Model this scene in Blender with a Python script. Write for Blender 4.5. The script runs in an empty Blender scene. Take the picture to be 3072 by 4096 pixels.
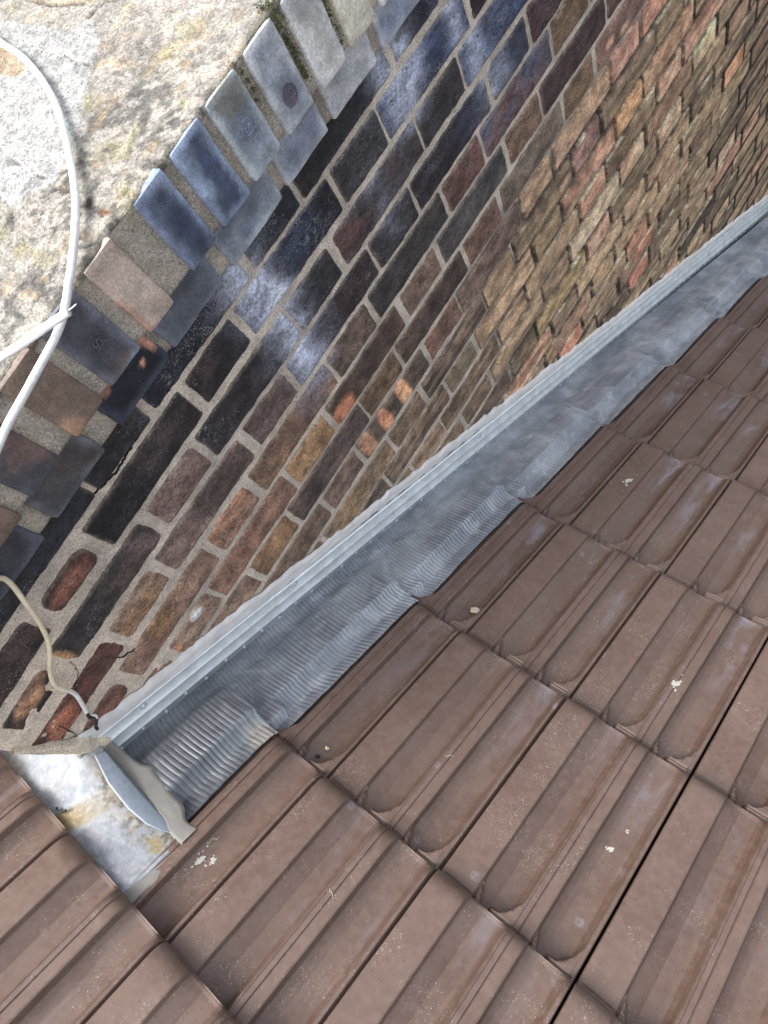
import bpy, math, random
import numpy as np
from mathutils import Vector, Matrix

rng = np.random.default_rng(7)
random.seed(7)
sc = bpy.context.scene
col = sc.collection

# ------------------------------------------------------------------ camera
RV = np.array([2.7299975578350475, 0.7642515034865621, -0.638521885032686])
CAM = (0.8091754719540806, 0.15168183365345048, 0.846614389884586)
def rotm(r):
    th = np.linalg.norm(r); k = r/th
    K = np.array([[0, -k[2], k[1]], [k[2], 0, -k[0]], [-k[1], k[0], 0]])
    return np.eye(3)+math.sin(th)*K+(1-math.cos(th))*K@K
Rc = rotm(RV)                       # rows: right, down, forward
cd = bpy.data.cameras.new('camera')
cam = bpy.data.objects.new('camera', cd); col.objects.link(cam)
M = Matrix.Identity(4)
for i in range(3):
    M[i][0] = Rc[0][i]; M[i][1] = -Rc[1][i]; M[i][2] = -Rc[2][i]; M[i][3] = CAM[i]
cam.matrix_world = M
cd.sensor_fit = 'VERTICAL'; cd.sensor_height = 36.0; cd.lens = 2893.4776975699915/4096*36
cd.clip_start = 0.01; cd.clip_end = 500
sc.camera = cam

# ------------------------------------------------------------------ sky and sun
world = bpy.data.worlds.new('World'); sc.world = world; world.use_nodes = True
wn = world.node_tree; bg = wn.nodes['Background']
sky = wn.nodes.new('ShaderNodeTexSky'); sky.sky_type = 'NISHITA'; sky.sun_disc = False
SUN_EL, SUN_AZ = math.radians(58), math.radians(222)   # azimuth of the light measured from +Y towards +X
sky.sun_elevation = SUN_EL; sky.sun_rotation = SUN_AZ
sky.air_density = 1.0; sky.dust_density = 4.0; sky.ozone_density = 1.0
hs = wn.nodes.new('ShaderNodeHueSaturation'); hs.inputs['Saturation'].default_value = 0.34
wn.links.new(sky.outputs[0], hs.inputs['Color']); wn.links.new(hs.outputs[0], bg.inputs['Color'])
bg.inputs['Strength'].default_value = 0.15
sd = bpy.data.lights.new('sun', 'SUN'); sd.energy = 1.0; sd.angle = math.radians(34); sd.color = (1.0, 0.96, 0.90)
sun = bpy.data.objects.new('sun', sd); col.objects.link(sun)
dirv = Vector((math.sin(SUN_AZ)*math.cos(SUN_EL), math.cos(SUN_AZ)*math.cos(SUN_EL), math.sin(SUN_EL)))
sun.rotation_euler = dirv.to_track_quat('Z', 'Y').to_euler()
sc.view_settings.view_transform = 'Standard'; sc.view_settings.look = 'None'
sc.view_settings.gamma = 1.0; sc.view_settings.exposure = 1.48

# ------------------------------------------------------------------ numeric helpers
def h3(i, j, k, s):
    n = (i.astype(np.int64)*374761393 + j.astype(np.int64)*668265263 + k.astype(np.int64)*2147483647 + s*974711) & 0xffffffff
    n = ((n ^ (n >> 13))*1274126177) & 0xffffffff
    n = (n ^ (n >> 16)) & 0xffffff
    return n/float(0xffffff)
def vn(x, y, z=0.0, s=0):
    x, y, z = np.broadcast_arrays(np.asarray(x, float), np.asarray(y, float), np.asarray(z, float))
    xi, yi, zi = np.floor(x).astype(int), np.floor(y).astype(int), np.floor(z).astype(int)
    fx, fy, fz = x-xi, y-yi, z-zi
    fx = fx*fx*(3-2*fx); fy = fy*fy*(3-2*fy); fz = fz*fz*(3-2*fz)
    r = 0
    for a in (0, 1):
        for b in (0, 1):
            for c in (0, 1):
                w = (fx if a else 1-fx)*(fy if b else 1-fy)*(fz if c else 1-fz)
                r = r + w*h3(xi+a, yi+b, zi+c, s)
    return r*2-1
def fbm(x, y, z=0.0, s=0, o=4):
    r = 0; a = 0.5; f = 1.0
    for i in range(o):
        r = r + a*vn(np.asarray(x)*f, np.asarray(y)*f, np.asarray(z)*f, s+i*17); a *= .5; f *= 2.03
    return r
def sst(a, b, x):
    t = np.clip((np.asarray(x)-a)/(b-a), 0, 1); return t*t*(3-2*t)
def lin(c):
    c = np.asarray(c, float)/255.0
    return np.where(c <= .04045, c/12.92, ((c+.055)/1.055)**2.4)
KW, KR = 0.74, 1.66          # light reaching the wall face / the upward surfaces (used to turn seen colours into albedos)
def aw(r, g, b):
    c = lin((r, g, b)); l = float(c@np.array([.25, .6, .15]))
    wm = (c*.76+l*.24)*np.array([1.06, .970, .935]) if r >= b else (c*.66+l*.34)*np.array([1.03, .985, 1.0])
    return np.clip(wm/KW, 0.004, .8)
def ar(r, g, b): return np.clip(lin((r, g, b))/KR, 0.004, .8)

def mesh_np(name, V, F, colr=None, mat=None, parent=None, smooth=True, link=True, extra=None):
    V = np.asarray(V, np.float32).reshape(-1, 3); F = np.asarray(F, np.int32)
    me = bpy.data.meshes.new(name)
    me.vertices.add(len(V)); me.vertices.foreach_set('co', V.ravel())
    n = F.shape[1]
    me.loops.add(F.size); me.loops.foreach_set('vertex_index', F.ravel())
    me.polygons.add(len(F)); me.polygons.foreach_set('loop_start', np.arange(len(F), dtype=np.int32)*n)
    if colr is not None:
        C = np.ones((len(V), 4), np.float32); colr = np.asarray(colr, np.float32).reshape(len(V), -1); C[:, :colr.shape[1]] = colr
        at = me.color_attributes.new('col', 'FLOAT_COLOR', 'POINT'); at.data.foreach_set('color', C.ravel())
    if extra:
        for k, v in extra.items():
            at = me.attributes.new(k, 'FLOAT', 'POINT'); at.data.foreach_set('value', np.asarray(v, np.float32).ravel())
    me.update(calc_edges=True); me.validate()
    me.polygons.foreach_set('use_smooth', np.full(len(me.polygons), smooth))
    if mat: me.materials.append(mat)
    o = bpy.data.objects.new(name, me)
    if link: col.objects.link(o)
    if parent: o.parent = parent
    return o
def grid_faces(nu, nv, off=0, flip=False):
    i, j = np.meshgrid(np.arange(nu-1), np.arange(nv-1), indexing='ij')
    a = (i*nv+j).ravel()+off
    f = np.stack([a, a+nv, a+nv+1, a+1], 1)
    return f[:, ::-1] if flip else f
def empty(name, loc=(0, 0, 0)):
    o = bpy.data.objects.new(name, None); o.empty_display_size = .05; o.location = loc; col.objects.link(o); return o
def tag(o, label=None, cat=None, group=None, kind=None):
    if label: o['label'] = label
    if cat: o['category'] = cat
    if group: o['group'] = group
    if kind: o['kind'] = kind
    return o
def tri2quadless(F): return F
def tube(name, pts, r, mat, parent=None, n=12, res=8, closed_end=True, rfun=None, colr=None):
    P = [Vector(p) for p in pts]; out = []
    for i in range(len(P)-1):
        p0 = P[max(i-1, 0)]; p1 = P[i]; p2 = P[i+1]; p3 = P[min(i+2, len(P)-1)]
        for k in range(res):
            t = k/res
            out.append(0.5*((2*p1)+(p2-p0)*t+(2*p0-5*p1+4*p2-p3)*t*t+(3*p1-p0-3*p2+p3)*t**3))
    out.append(P[-1]); m = len(out)
    V = []; up = Vector((0.3, 0.2, 1)).normalized(); prev = None
    for i, p in enumerate(out):
        t = (out[min(i+1, m-1)]-out[max(i-1, 0)]).normalized()
        if prev is None: a = t.cross(up).normalized()
        else: a = (prev-t*prev.dot(t)).normalized()
        prev = a; b = t.cross(a)
        rr = r*(rfun(i/(m-1)) if rfun else 1)
        for k in range(n):
            an = 2*math.pi*k/n; V.append(p+a*math.cos(an)*rr+b*math.sin(an)*rr)
    F = []
    for i in range(m-1):
        for k in range(n):
            F.append((i*n+k, i*n+(k+1) % n, (i+1)*n+(k+1) % n, (i+1)*n+k))
    V.append(out[0]); V.append(out[-1])
    for k in range(0, n, 2):
        F.append((len(V)-2, (k+2) % n, (k+1) % n, k)); F.append((len(V)-1, (m-1)*n+k, (m-1)*n+(k+1) % n, (m-1)*n+(k+2) % n))
    V = [tuple(v) for v in V]
    c = np.array([colr(i/(m-1)) for i in range(m) for _ in range(n)]+[colr(0), colr(1)]) if colr else None
    return mesh_np(name, V, F, c, mat, parent)

# ------------------------------------------------------------------ materials
def newmat(name):
    m = bpy.data.materials.new(name); m.use_nodes = True
    return m, m.node_tree.nodes, m.node_tree.links, m.node_tree.nodes['Principled BSDF']
class NB:
    def __init__(s, nt): s.nt = nt; s.N = nt.nodes; s.L = nt.links
    def n(s, t, **k):
        x = s.N.new(t)
        for a, b in k.items(): setattr(x, a, b)
        return x
    def noise(s, vec, scale, det=3, rough=.55, dist=0):
        x = s.n('ShaderNodeTexNoise'); x.inputs['Scale'].default_value = scale; x.inputs['Detail'].default_value = det
        x.inputs['Roughness'].default_value = rough; x.inputs['Distortion'].default_value = dist; s.L.new(vec, x.inputs['Vector']); return x.outputs['Fac']
    def vor(s, vec, scale, feat='F1', out='Distance'):
        x = s.n('ShaderNodeTexVoronoi'); x.feature = feat; x.inputs['Scale'].default_value = scale; s.L.new(vec, x.inputs['Vector']); return x.outputs[out]
    def mr(s, v, a, b, c=0., d=1.):
        x = s.n('ShaderNodeMapRange'); x.interpolation_type = 'SMOOTHSTEP'
        for i, q in zip((1, 2, 3, 4), (a, b, c, d)): x.inputs[i].default_value = q
        s.L.new(v, x.inputs[0]); return x.outputs[0]
    def math(s, op, a, b=None):
        x = s.n('ShaderNodeMath'); x.operation = op
        for i, v in enumerate((a, b)):
            if v is None: continue
            if isinstance(v, (int, float)): x.inputs[i].default_value = v
            else: s.L.new(v, x.inputs[i])
        return x.outputs[0]
    def mix(s, f, a, b, mode='MIX'):
        x = s.n('ShaderNodeMix'); x.data_type = 'RGBA'; x.blend_type = mode
        for sock, v in ((x.inputs[0], f), (x.inputs[6], a), (x.inputs[7], b)):
            if isinstance(v, (int, float)): sock.default_value = v
            elif isinstance(v, (tuple, list, np.ndarray)): sock.default_value = (*[float(q) for q in v][:3], 1)
            else: s.L.new(v, sock)
        return x.outputs[2]
    def bump(s, hgt, strength, dist, nrm=None):
        x = s.n('ShaderNodeBump'); x.inputs['Strength'].default_value = strength; x.inputs['Distance'].default_value = dist
        s.L.new(hgt, x.inputs['Height'])
        if nrm: s.L.new(nrm, x.inputs['Normal'])
        return x.outputs[0]
def attr(b, name, out='Color'):
    x = b.n('ShaderNodeAttribute'); x.attribute_name = name; return x.outputs[out]
def objvec(b): return b.n('ShaderNodeTexCoord').outputs['Object']

def mat_stone(name, lo=.72, hi=1.22, s1=35, s2=180, speck=None, speck_amt=0., pit=.0, rough=.8, bstr=.6, bd=.002, gloss=False, spec_scale=420, aniso=1, veins=0):
    m, N, L, p = newmat(name); b = NB(m.node_tree); v = objvec(b); c = attr(b, 'col')
    if aniso != 1:
        mp_ = b.n('ShaderNodeMapping'); mp_.inputs['Scale'].default_value = (1., aniso, 1.); L.new(v, mp_.inputs['Vector']); v = mp_.outputs[0]
    n1 = b.noise(v, s1, 4, .6); n2 = b.noise(v, s2, 3, .65)
    n0 = b.noise(v, s2*2.6, 2, .6)
    f = b.math('MULTIPLY', b.math('MULTIPLY', b.mr(n1, .33, .67, lo, hi), b.mr(n2, .32, .68, lo*1.05, hi*.98)), b.mr(n0, .3, .7, .84, 1.14))
    cc = b.n('ShaderNodeCombineColor'); [L.new(f, cc.inputs[i]) for i in range(3)]
    o = b.mix(1.0, c, cc.outputs[0], 'MULTIPLY')
    hgt = b.math('ADD', b.math('MULTIPLY', n2, .6), n1)
    if pit > 0:
        d = b.vor(v, 170); pm = b.math('MULTIPLY', b.mr(d, .12, .26, 1, 0), b.mr(b.noise(v, 45), .52, .62))
        o = b.mix(b.math('MULTIPLY', pm, pit), o, (.012, .011, .010)); hgt = b.math('SUBTRACT', hgt, pm)
    if veins > 0:
        vn1 = b.noise(v, 55, 3, .6, 2.2); line = b.mr(b.math('ABSOLUTE', b.math('SUBTRACT', vn1, .5)), .002, .011, 1, 0)
        mk = b.math('MULTIPLY', b.mr(b.noise(v, 14, 2), .50, .60), attr(b, 'gloss', 'Fac'))
        o = b.mix(b.math('MULTIPLY', b.math('MULTIPLY', line, mk), veins), o, (.42, .43, .44))
    if speck_amt > 0:
        vor = b.n('ShaderNodeTexVoronoi'); vor.inputs['Scale'].default_value = spec_scale; L.new(v, vor.inputs['Vector'])
        sm = b.math('MULTIPLY', b.mr(vor.outputs['Distance'], .18, .34, 1, 0), b.mr(b.noise(v, 22, 2), .45, .62))
        cm = b.n('ShaderNodeSeparateColor'); L.new(vor.outputs['Color'], cm.inputs[0])
        sm = b.math('MULTIPLY', sm, b.mr(cm.outputs[0], .62, .7))
        o = b.mix(b.math('MULTIPLY', sm, speck_amt), o, speck)
    L.new(o, p.inputs['Base Color'])
    if gloss:
        g = attr(b, 'gloss', 'Fac'); r = b.math('SUBTRACT', rough, b.math('MULTIPLY', g, .35)); L.new(r, p.inputs['Roughness'])
    else: p.inputs['Roughness'].default_value = rough
    L.new(b.bump(hgt, bstr, bd), p.inputs['Normal'])
    return m
M_brick = mat_stone('weathered_brick', .60, 1.36, 40, 260, speck=(.55, .52, .46), speck_amt=.75, pit=.85, rough=.84, bstr=1.0, bd=.003, gloss=True, aniso=.6, veins=1.6)
M_cope = mat_stone('blue_engineering_brick', .76, 1.18, 34, 260, speck=(.5, .5, .5), speck_amt=.25, rough=.62, bstr=.35, bd=.001, gloss=True)
M_cap = mat_stone('sand_cement_render', .70, 1.22, 60, 240, speck=(.05, .05, .045), speck_amt=.8, pit=.35, rough=.92, bstr=.9, bd=.003, spec_scale=300)

def mat_mortar():
    m, N, L, p = newmat('sandy_mortar'); b = NB(m.node_tree); v = objvec(b); c = attr(b, 'col')
    n1 = b.noise(v, 30, 4, .6); vor = b.n('ShaderNodeTexVoronoi'); vor.inputs['Scale'].default_value = 620; L.new(v, vor.inputs['Vector'])
    sp = b.n('ShaderNodeSeparateColor'); L.new(vor.outputs['Color'], sp.inputs[0])
    grain = b.mr(sp.outputs[0], 0, 1, .74, 1.2)
    f = b.math('MULTIPLY', grain, b.mr(n1, .3, .7, .82, 1.14))
    cc = b.n('ShaderNodeCombineColor'); [L.new(f, cc.inputs[i]) for i in range(3)]
    o = b.mix(1.0, c, cc.outputs[0], 'MULTIPLY')
    o = b.mix(b.mr(sp.outputs[1], .9, .96, 0, .55), o, (.72, .7, .64))
    o = b.mix(b.mr(sp.outputs[2], .93, .98, 0, .6), o, (.05, .045, .04))
    L.new(o, p.inputs['Base Color']); p.inputs['Roughness'].default_value = .93
    L.new(b.bump(b.math('ADD', b.math('MULTIPLY', sp.outputs[0], .7), n1), .7, .0015), p.inputs['Normal'])
    return m
M_mortar = mat_mortar()

def mat_tile():
    m, N, L, p = newmat('brown_glazed_clay'); b = NB(m.node_tree)
    tc = objvec(b); oi = b.n('ShaderNodeObjectInfo').outputs['Random']
    off = b.n('ShaderNodeVectorMath'); off.operation = 'SCALE'; off.inputs[0].default_value = (31., 57., 13.); L.new(oi, off.inputs['Scale'])
    ad = b.n('ShaderNodeVectorMath'); ad.operation = 'ADD'; L.new(tc, ad.inputs[0]); L.new(off.outputs[0], ad.inputs[1]); v = ad.outputs[0]
    n1 = b.noise(v, 9, 4, .6); n2 = b.noise(v, 70, 3, .6); n3 = b.noise(v, 300, 2)
    slope = attr(b, 'slope', 'Fac'); trough = attr(b, 'trough', 'Fac')
    base = b.mix(b.mr(n1, .3, .72), tuple(ar(118, 93, 81)), tuple(ar(137, 113, 101)))
    vary = b.mr(b.math('FRACT', b.math('MULTIPLY', oi, 7.31)), 0, 1, 0, .55)
    base = b.mix(vary, base, tuple(ar(122, 99, 89)))
    base = b.mix(b.math('MULTIPLY', slope, .4), base, tuple(ar(108, 82, 68)))
    base = b.mix(b.math('MULTIPLY', b.mr(n2, .35, .7), .35), base, tuple(ar(152, 130, 119)))
    # darker moisture rings and blotches
    d1 = b.vor(v, 26); base = b.mix(b.math('MULTIPLY', b.mr(d1, .18, .3, 1, 0), b.math('MULTIPLY', b.mr(b.noise(v, 12, 1), .55, .6), .22)), base, tuple(ar(100, 78, 70)))
    # bluish pale tone in the troughs, more of it down the roof
    pos = b.n('ShaderNodeNewGeometry').outputs['Position']; sx = b.n('ShaderNodeSeparateXYZ'); L.new(pos, sx.inputs[0])
    down = b.mr(sx.outputs[1], .0, .8, .35, 1.2)
    mp = b.n('ShaderNodeMapping'); mp.inputs['Scale'].default_value = (1., .25, 1.); L.new(v, mp.inputs['Vector'])
    bn = b.mr(b.noise(mp.outputs[0], 26, 4, .6, .4), .47, .68)
    trough_tint = b.math('MULTIPLY', b.math('MULTIPLY', bn, trough), b.math('MULTIPLY', down, .8))
    base = b.mix(trough_tint, base, tuple(ar(168, 165, 178)))
    # pale round water marks
    d2 = b.vor(v, 17); ring = b.math('MULTIPLY', b.mr(d2, .1, .17, 1, 0), b.mr(b.noise(v, 180, 2), .35, .6, .15, .6))
    sepc = b.n('ShaderNodeTexVoronoi'); sepc.inputs['Scale'].default_value = 17; L.new(v, sepc.inputs['Vector'])
    sc3 = b.n('ShaderNodeSeparateColor'); L.new(sepc.outputs['Color'], sc3.inputs[0])
    base = b.mix(b.math('MULTIPLY', ring, b.mr(sc3.outputs[1], .72, .78)), base, tuple(ar(166, 158, 164)))
    # mortar dust and scratch clusters
    n4 = b.noise(v, 260, 3, .7, 1.5); n5 = b.noise(v, 11, 2)
    base = b.mix(b.math('MULTIPLY', b.mr(n4, .585, .67), b.mr(n5, .50, .64, 0, .9)), base, tuple(ar(205, 190, 178)))
    vor = b.n('ShaderNodeTexVoronoi'); vor.inputs['Scale'].default_value = 150; L.new(v, vor.inputs['Vector'])
    s4 = b.n('ShaderNodeSeparateColor'); L.new(vor.outputs['Color'], s4.inputs[0])
    base = b.mix(b.math('MULTIPLY', b.mr(vor.outputs['Distance'], .08, .16, 1, 0), b.math('MULTIPLY', b.mr(s4.outputs[0], .80, .84, 0, .85), b.mr(n5, .42, .6, .12, 1.))), base, tuple(ar(225, 215, 200)))
    vor2 = b.n('ShaderNodeTexVoronoi'); vor2.inputs['Scale'].default_value = 110; L.new(v, vor2.inputs['Vector'])
    s5 = b.n('ShaderNodeSeparateColor'); L.new(vor2.outputs['Color'], s5.inputs[0])
    base = b.mix(b.math('MULTIPLY', b.mr(vor2.outputs['Distance'], .1, .3, 1, 0), b.mr(s5.outputs[0], .72, .78, 0, .4)), base, tuple(ar(84, 64, 56)))
    L.new(base, p.inputs['Base Color'])
    L.new(b.mr(n2, .3, .7, .46, .62), p.inputs['Roughness'])
    p.inputs['Specular IOR Level'].default_value = .5
    L.new(b.bump(b.math('ADD', b.math('MULTIPLY', n3, .35), b.math('MULTIPLY', n2, .5)), .25, .0012), p.inputs['Normal'])
    return m
M_tile = mat_tile()

def mat_metal(name, base, rough, metallic, vary=.18, scale=40, bstr=.15, usecol=False, streak=False):
    m, N, L, p = newmat(name); b = NB(m.node_tree); v = objvec(b)
    n1 = b.noise(v, scale, 4, .6); n2 = b.noise(v, scale*6, 3, .6)
    c = attr(b, 'col') if usecol else tuple(base)
    f = b.math('MULTIPLY', b.mr(n1, .3, .7, 1-vary, 1+vary), b.mr(n2, .3, .7, 1-vary*.5, 1+vary*.5))
    cc = b.n('ShaderNodeCombineColor'); [L.new(f, cc.inputs[i]) for i in range(3)]
    L.new(b.mix(1.0, c, cc.outputs[0], 'MULTIPLY'), p.inputs['Base Color'])
    p.inputs['Metallic'].default_value = metallic
    L.new(b.mr(n1, .3, .7, rough-.06, rough+.1), p.inputs['Roughness'])
    L.new(b.bump(n2, bstr, .001), p.inputs['Normal'])
    return m
M_lead = mat_metal('ribbed_lead', (.44, .46, .50), .50, .4, .14, 16, .2, usecol=True)
M_strip = mat_metal('galvanised_strip', (.60, .66, .67), .42, .45, .08, 30, .1, usecol=True)
M_zinc = mat_metal('oxidised_zinc', (.6, .63, .66), .6, .15, .10, 130, .3, usecol=True)
def mat_plain(name, c, rough=.6, vary=.08, scale=60, bstr=.3, bd=.001, usecol=False):
    m, N, L, p = newmat(name); b = NB(m.node_tree); v = objvec(b)
    n1 = b.noise(v, scale, 4, .6)
    f = b.mr(n1, .3, .7, 1-vary, 1+vary)
    cc = b.n('ShaderNodeCombineColor'); [L.new(f, cc.inputs[i]) for i in range(3)]
    L.new(b.mix(1.0, attr(b, 'col') if usecol else tuple(c), cc.outputs[0], 'MULTIPLY'), p.inputs['Base Color'])
    p.inputs['Roughness'].default_value = rough
    L.new(b.bump(n1, bstr, bd), p.inputs['Normal']); return m
M_seal = mat_plain('grey_sealant', (.47, .46, .46), .75, .05, 45, .4, .0015, usecol=True)
M_cable = mat_plain('white_cable_sheath', (.8, .8, .77), .42, .13, 70, .15, .0005, usecol=True)
M_braid = mat_plain('black_braided_wire', (.02, .02, .02), .6, .6, 500, .9, .001)
M_moss = mat_plain('green_moss', (.10, .11, .035), .95, .5, 300, 1.0, .003)
M_dark = mat_plain('dark_underlay', (.012, .011, .010), .95, .2, 20)
M_crumb = mat_plain('pale_crumb', (.5, .46, .36), .9, .3, 300, .8, .001)
M_splash = mat_plain('lime_splash', (.46, .45, .41), .8, .15, 300, .5, .0005)
M_copper = mat_metal('bare_wire', (.5, .5, .5), .3, 1.0)

# ------------------------------------------------------------------ roof frame
TH = 0.5807019212256977; CT, ST = math.cos(TH), math.sin(TH); Z0 = -0.50644782
def RP(x, q, h):
    x, q, h = np.broadcast_arrays(np.asarray(x, float), np.asarray(q, float), np.asarray(h, float))
    return np.stack([x+.00685*q, q*CT+h*ST, Z0-q*ST+h*CT-.00367*x], -1)
NOSE = [-0.5407, -0.1939, 0.2252, 0.6511, 1.0814, 1.5075, 1.932, 2.355, 2.78, 3.2]
NOSE0 = -0.961
TW = 0.24686; X1 = 0.33648; TL = .424

# tile cross profile ---------------------------------------------------------
px = np.array([0.0, .0008, .003, .0585, .0605, .064, .067, .080, .090, .112, .119, .126, .1315, .1345, .1365, .1440, .1450, .1462, .1472, .1630, .1655, .169, .178, .188, .212, .224, .232, .2355, .2385, .2415, .2428, .2432])
ph = np.array([.004, .0148, .016, .0163, .0158, .0106, .0094, .0048, .0014, 0.0, .0010, .0060, .0150, .0166, .0155, .0155, .0140, .0140, .0155, .0157, .0150, .0060, .0028, .0006, 0., .0018, .0085, .0140, .0152, .0148, .0120, .002])
px = px*.999; ph = ph*1.7
def profile(x): return np.interp(x, px, ph)
def build_tile(seed, cut=None):
    xs = np.unique(np.clip(np.concatenate([px, px-.0004, px+.0004, np.linspace(0, 0.2429, 62)]), 0, 0.2429))
    ts = np.unique(np.concatenate([np.linspace(-.045, TL-.05, 38), np.linspace(-.006, .05, 34), np.linspace(TL-.05, TL, 22)]))
    X, T = np.meshgrid(xs, ts, indexing='ij')
    base = profile(X); top = .0270
    # troughs: left half of each runs under the next tile, the right half is closed by a rounded head
    def trough(x0, x1):
        f = (X-x0)/(x1-x0)
        inside = sst(-.02, .05, f)*sst(1.02, .95, f)
        r = .024
        dx = np.clip((f-.42)*(x1-x0)/r, 0, 1.6)
        edge = .017+.024*np.clip(dx-.3, 0, 1.3)**2
        closed = sst(edge+.012, edge-.002, T)*sst(.36, .46, f)
        lf = np.clip(1-f/.24, 0, 1)
        closed = np.maximum(closed, sst(.008, -.001, T-.010-.034*lf**2)*sst(.26, .16, f))
        return inside, closed
    i1, c1 = trough(.0635, .1330); i2, c2 = trough(.1665, .2370)
    cl = np.clip(i1*c1+i2*c2, 0, 1)
    # the step swings in a little at the head
    H = base*(1-cl)+top*cl
    shelf = np.clip(sst(.011, .015, H), 0, 1)
    for a, bb in ((.0050, .0075), (.0120, .0140)):
        gm = sst(a-.0008, a+.0003, T)*sst(bb+.0008, bb-.0003, T)
        H = H-gm*shelf*.0045*((X > .006) & (X < .238))
    H = H-sst(.004, .002, T)*shelf*.003
    # nose: ridges round down to the trough level, then a thin flange
    e = TL-T
    k = np.clip(1-e/.042, 0, 1)
    fall = np.where(k > 0, 1-np.sqrt(np.clip(1-k**2.6, 0, 1)), 0)
    wide = np.minimum(fall*1.0, 1)
    H = H*(1-.95*wide)
    H = H+.0012*sst(.006, .004, e)
    H = H+.0006*fbm(X*18+seed*3.1, T*9, seed, 3, 3)
    tilt = -.0310+.0310*T/TL
    Hh = H+tilt
    V = np.stack([X, T, Hh], -1).reshape(-1, 3)
    nu, nv = X.shape
    F = grid_faces(nu, nv)
    slope = (sst(.117, .124, X)*sst(.1345, .131, X)+sst(.2225, .228, X)*sst(.237, .234, X)+.5*sst(.110, .120, X)*sst(.128, .122, X)+.5*sst(.213, .224, X)*sst(.232, .226, X))
    slope = np.clip(slope, 0, 1)*(1-cl)
    tr = np.clip(sst(.072, .095, X)*sst(.128, .11, X)+sst(.175, .195, X)*sst(.232, .215, X), 0, 1)*(1-cl)*sst(.10, .40, T)
    # skirts
    def skirt(idx, dz, base_off):
        a = V[idx]; bq = a.copy(); bq[:, 2] -= dz; return a, bq
    Vs = [V]; Fs = [F]; off = len(V); S1 = [slope.ravel()]; S2 = [tr.ravel()]
    idl = lambda i, j: i*nv+j
    for idx, flip, dz in ((np.array([idl(i, nv-1) for i in range(nu)]), False, .009), (np.array([idl(0, j) for j in range(nv)]), False, .018), (np.array([idl(nu-1, j) for j in range(nv)]), True, .016), (np.array([idl(i, 0) for i in range(nu)]), True, .012)):
        bq = V[idx].copy(); bq[:, 2] -= dz; n = len(idx)
        Vs.append(bq); a = idx[:-1]; b2 = idx[1:]; c = off+np.arange(n-1)+1; d = off+np.arange(n-1)
        f = np.stack([a, b2, c, d], 1) if flip else np.stack([a, d, c, b2], 1)
        Fs.append(f); off += n; S1.append(np.zeros(n)); S2.append(np.zeros(n))
    V = np.concatenate(Vs); F = np.concatenate(Fs)
    o = mesh_np('roof_tile', V, F, None, M_tile, None, True, link=False, extra={'slope': np.concatenate(S1), 'trough': np.concatenate(S2)})
    return o.data
tile_meshes = [build_tile(s) for s in (1, 2, 3, 4)]

roof = empty('tiled_roof', (0, 0, Z0))
tag(roof, 'brown interlocking clay tile roof sloping down beside the old brick wall', 'roof')
# local frame of the roof -> world
Rm = Matrix(((1, .00685, 0), (0, CT, ST), (-.00367, -ST, CT)))
def place_tile(x, nose, h, k):
    o = bpy.data.objects.new('roof_tile', tile_meshes[k % 4]); col.objects.link(o)
    rx, ry, rz = [random.uniform(-.0025, .0025) for _ in range(3)]
    p = RP(x+random.uniform(-.0012, .0012), nose-TL+random.uniform(-.0025, .0025), h)
    base = Matrix(((1, .00685, 0), (0, CT, ST), (0, -ST, CT)))
    m = Matrix.Translation(Vector([float(q) for q in p])) @ base.to_4x4() @ Matrix.Rotation(rz, 4, 'Z') @ Matrix.Rotation(ry, 4, 'Y')
    o.parent = roof; o.matrix_parent_inverse = Matrix.Translation(-Vector(roof.location)); o.matrix_basis = m
    return o
kk = 0
for ri, nose in enumerate([NOSE0]+NOSE):
    above = nose < -.5
    for j in range(-3 if above else 0, 6):
        place_tile(X1+(j-1)*TW+.0015+(.004 if above else 0), nose, .0125 if nose == NOSE[0] else .001, kk*7+j+ri*3); kk += 1
# dark felt below the tiles
V = RP(*np.meshgrid([-.75, 1.62], [-1.45, 3.3], indexing='ij'), -.055).reshape(-1, 3)
V2 = RP(*np.meshgrid([-.75, 1.62], [-1.45, 3.3], indexing='ij'), -.075).reshape(-1, 3)
Vb = np.concatenate([V, V2]); Fb = [(0, 1, 3, 2), (4, 6, 7, 5), (0, 4, 5, 1), (2, 3, 7, 6), (0, 2, 6, 4), (1, 5, 7, 3)]
mesh_np('underlay', Vb-np.array([0, 0, Z0]), Fb, None, M_dark, roof, False)

# ------------------------------------------------------------------ brick wall
wall = empty('brick_wall', (0, 0, 0))
tag(wall, 'old brick parapet wall with slate blue corbelled coping and pale render on top', 'wall')
U0, U1 = -.352, 3.0
ADD = {}   # per brick colours: (course, kind, k) -> dict
def B(c, kind, k, base, alt=None, gloss=0., shrink=0., dark=0., blobs=()):
    ADD[(c, kind, k)] = dict(base=base, alt=alt, gloss=gloss, shrink=shrink, dark=dark, blobs=blobs)
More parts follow.
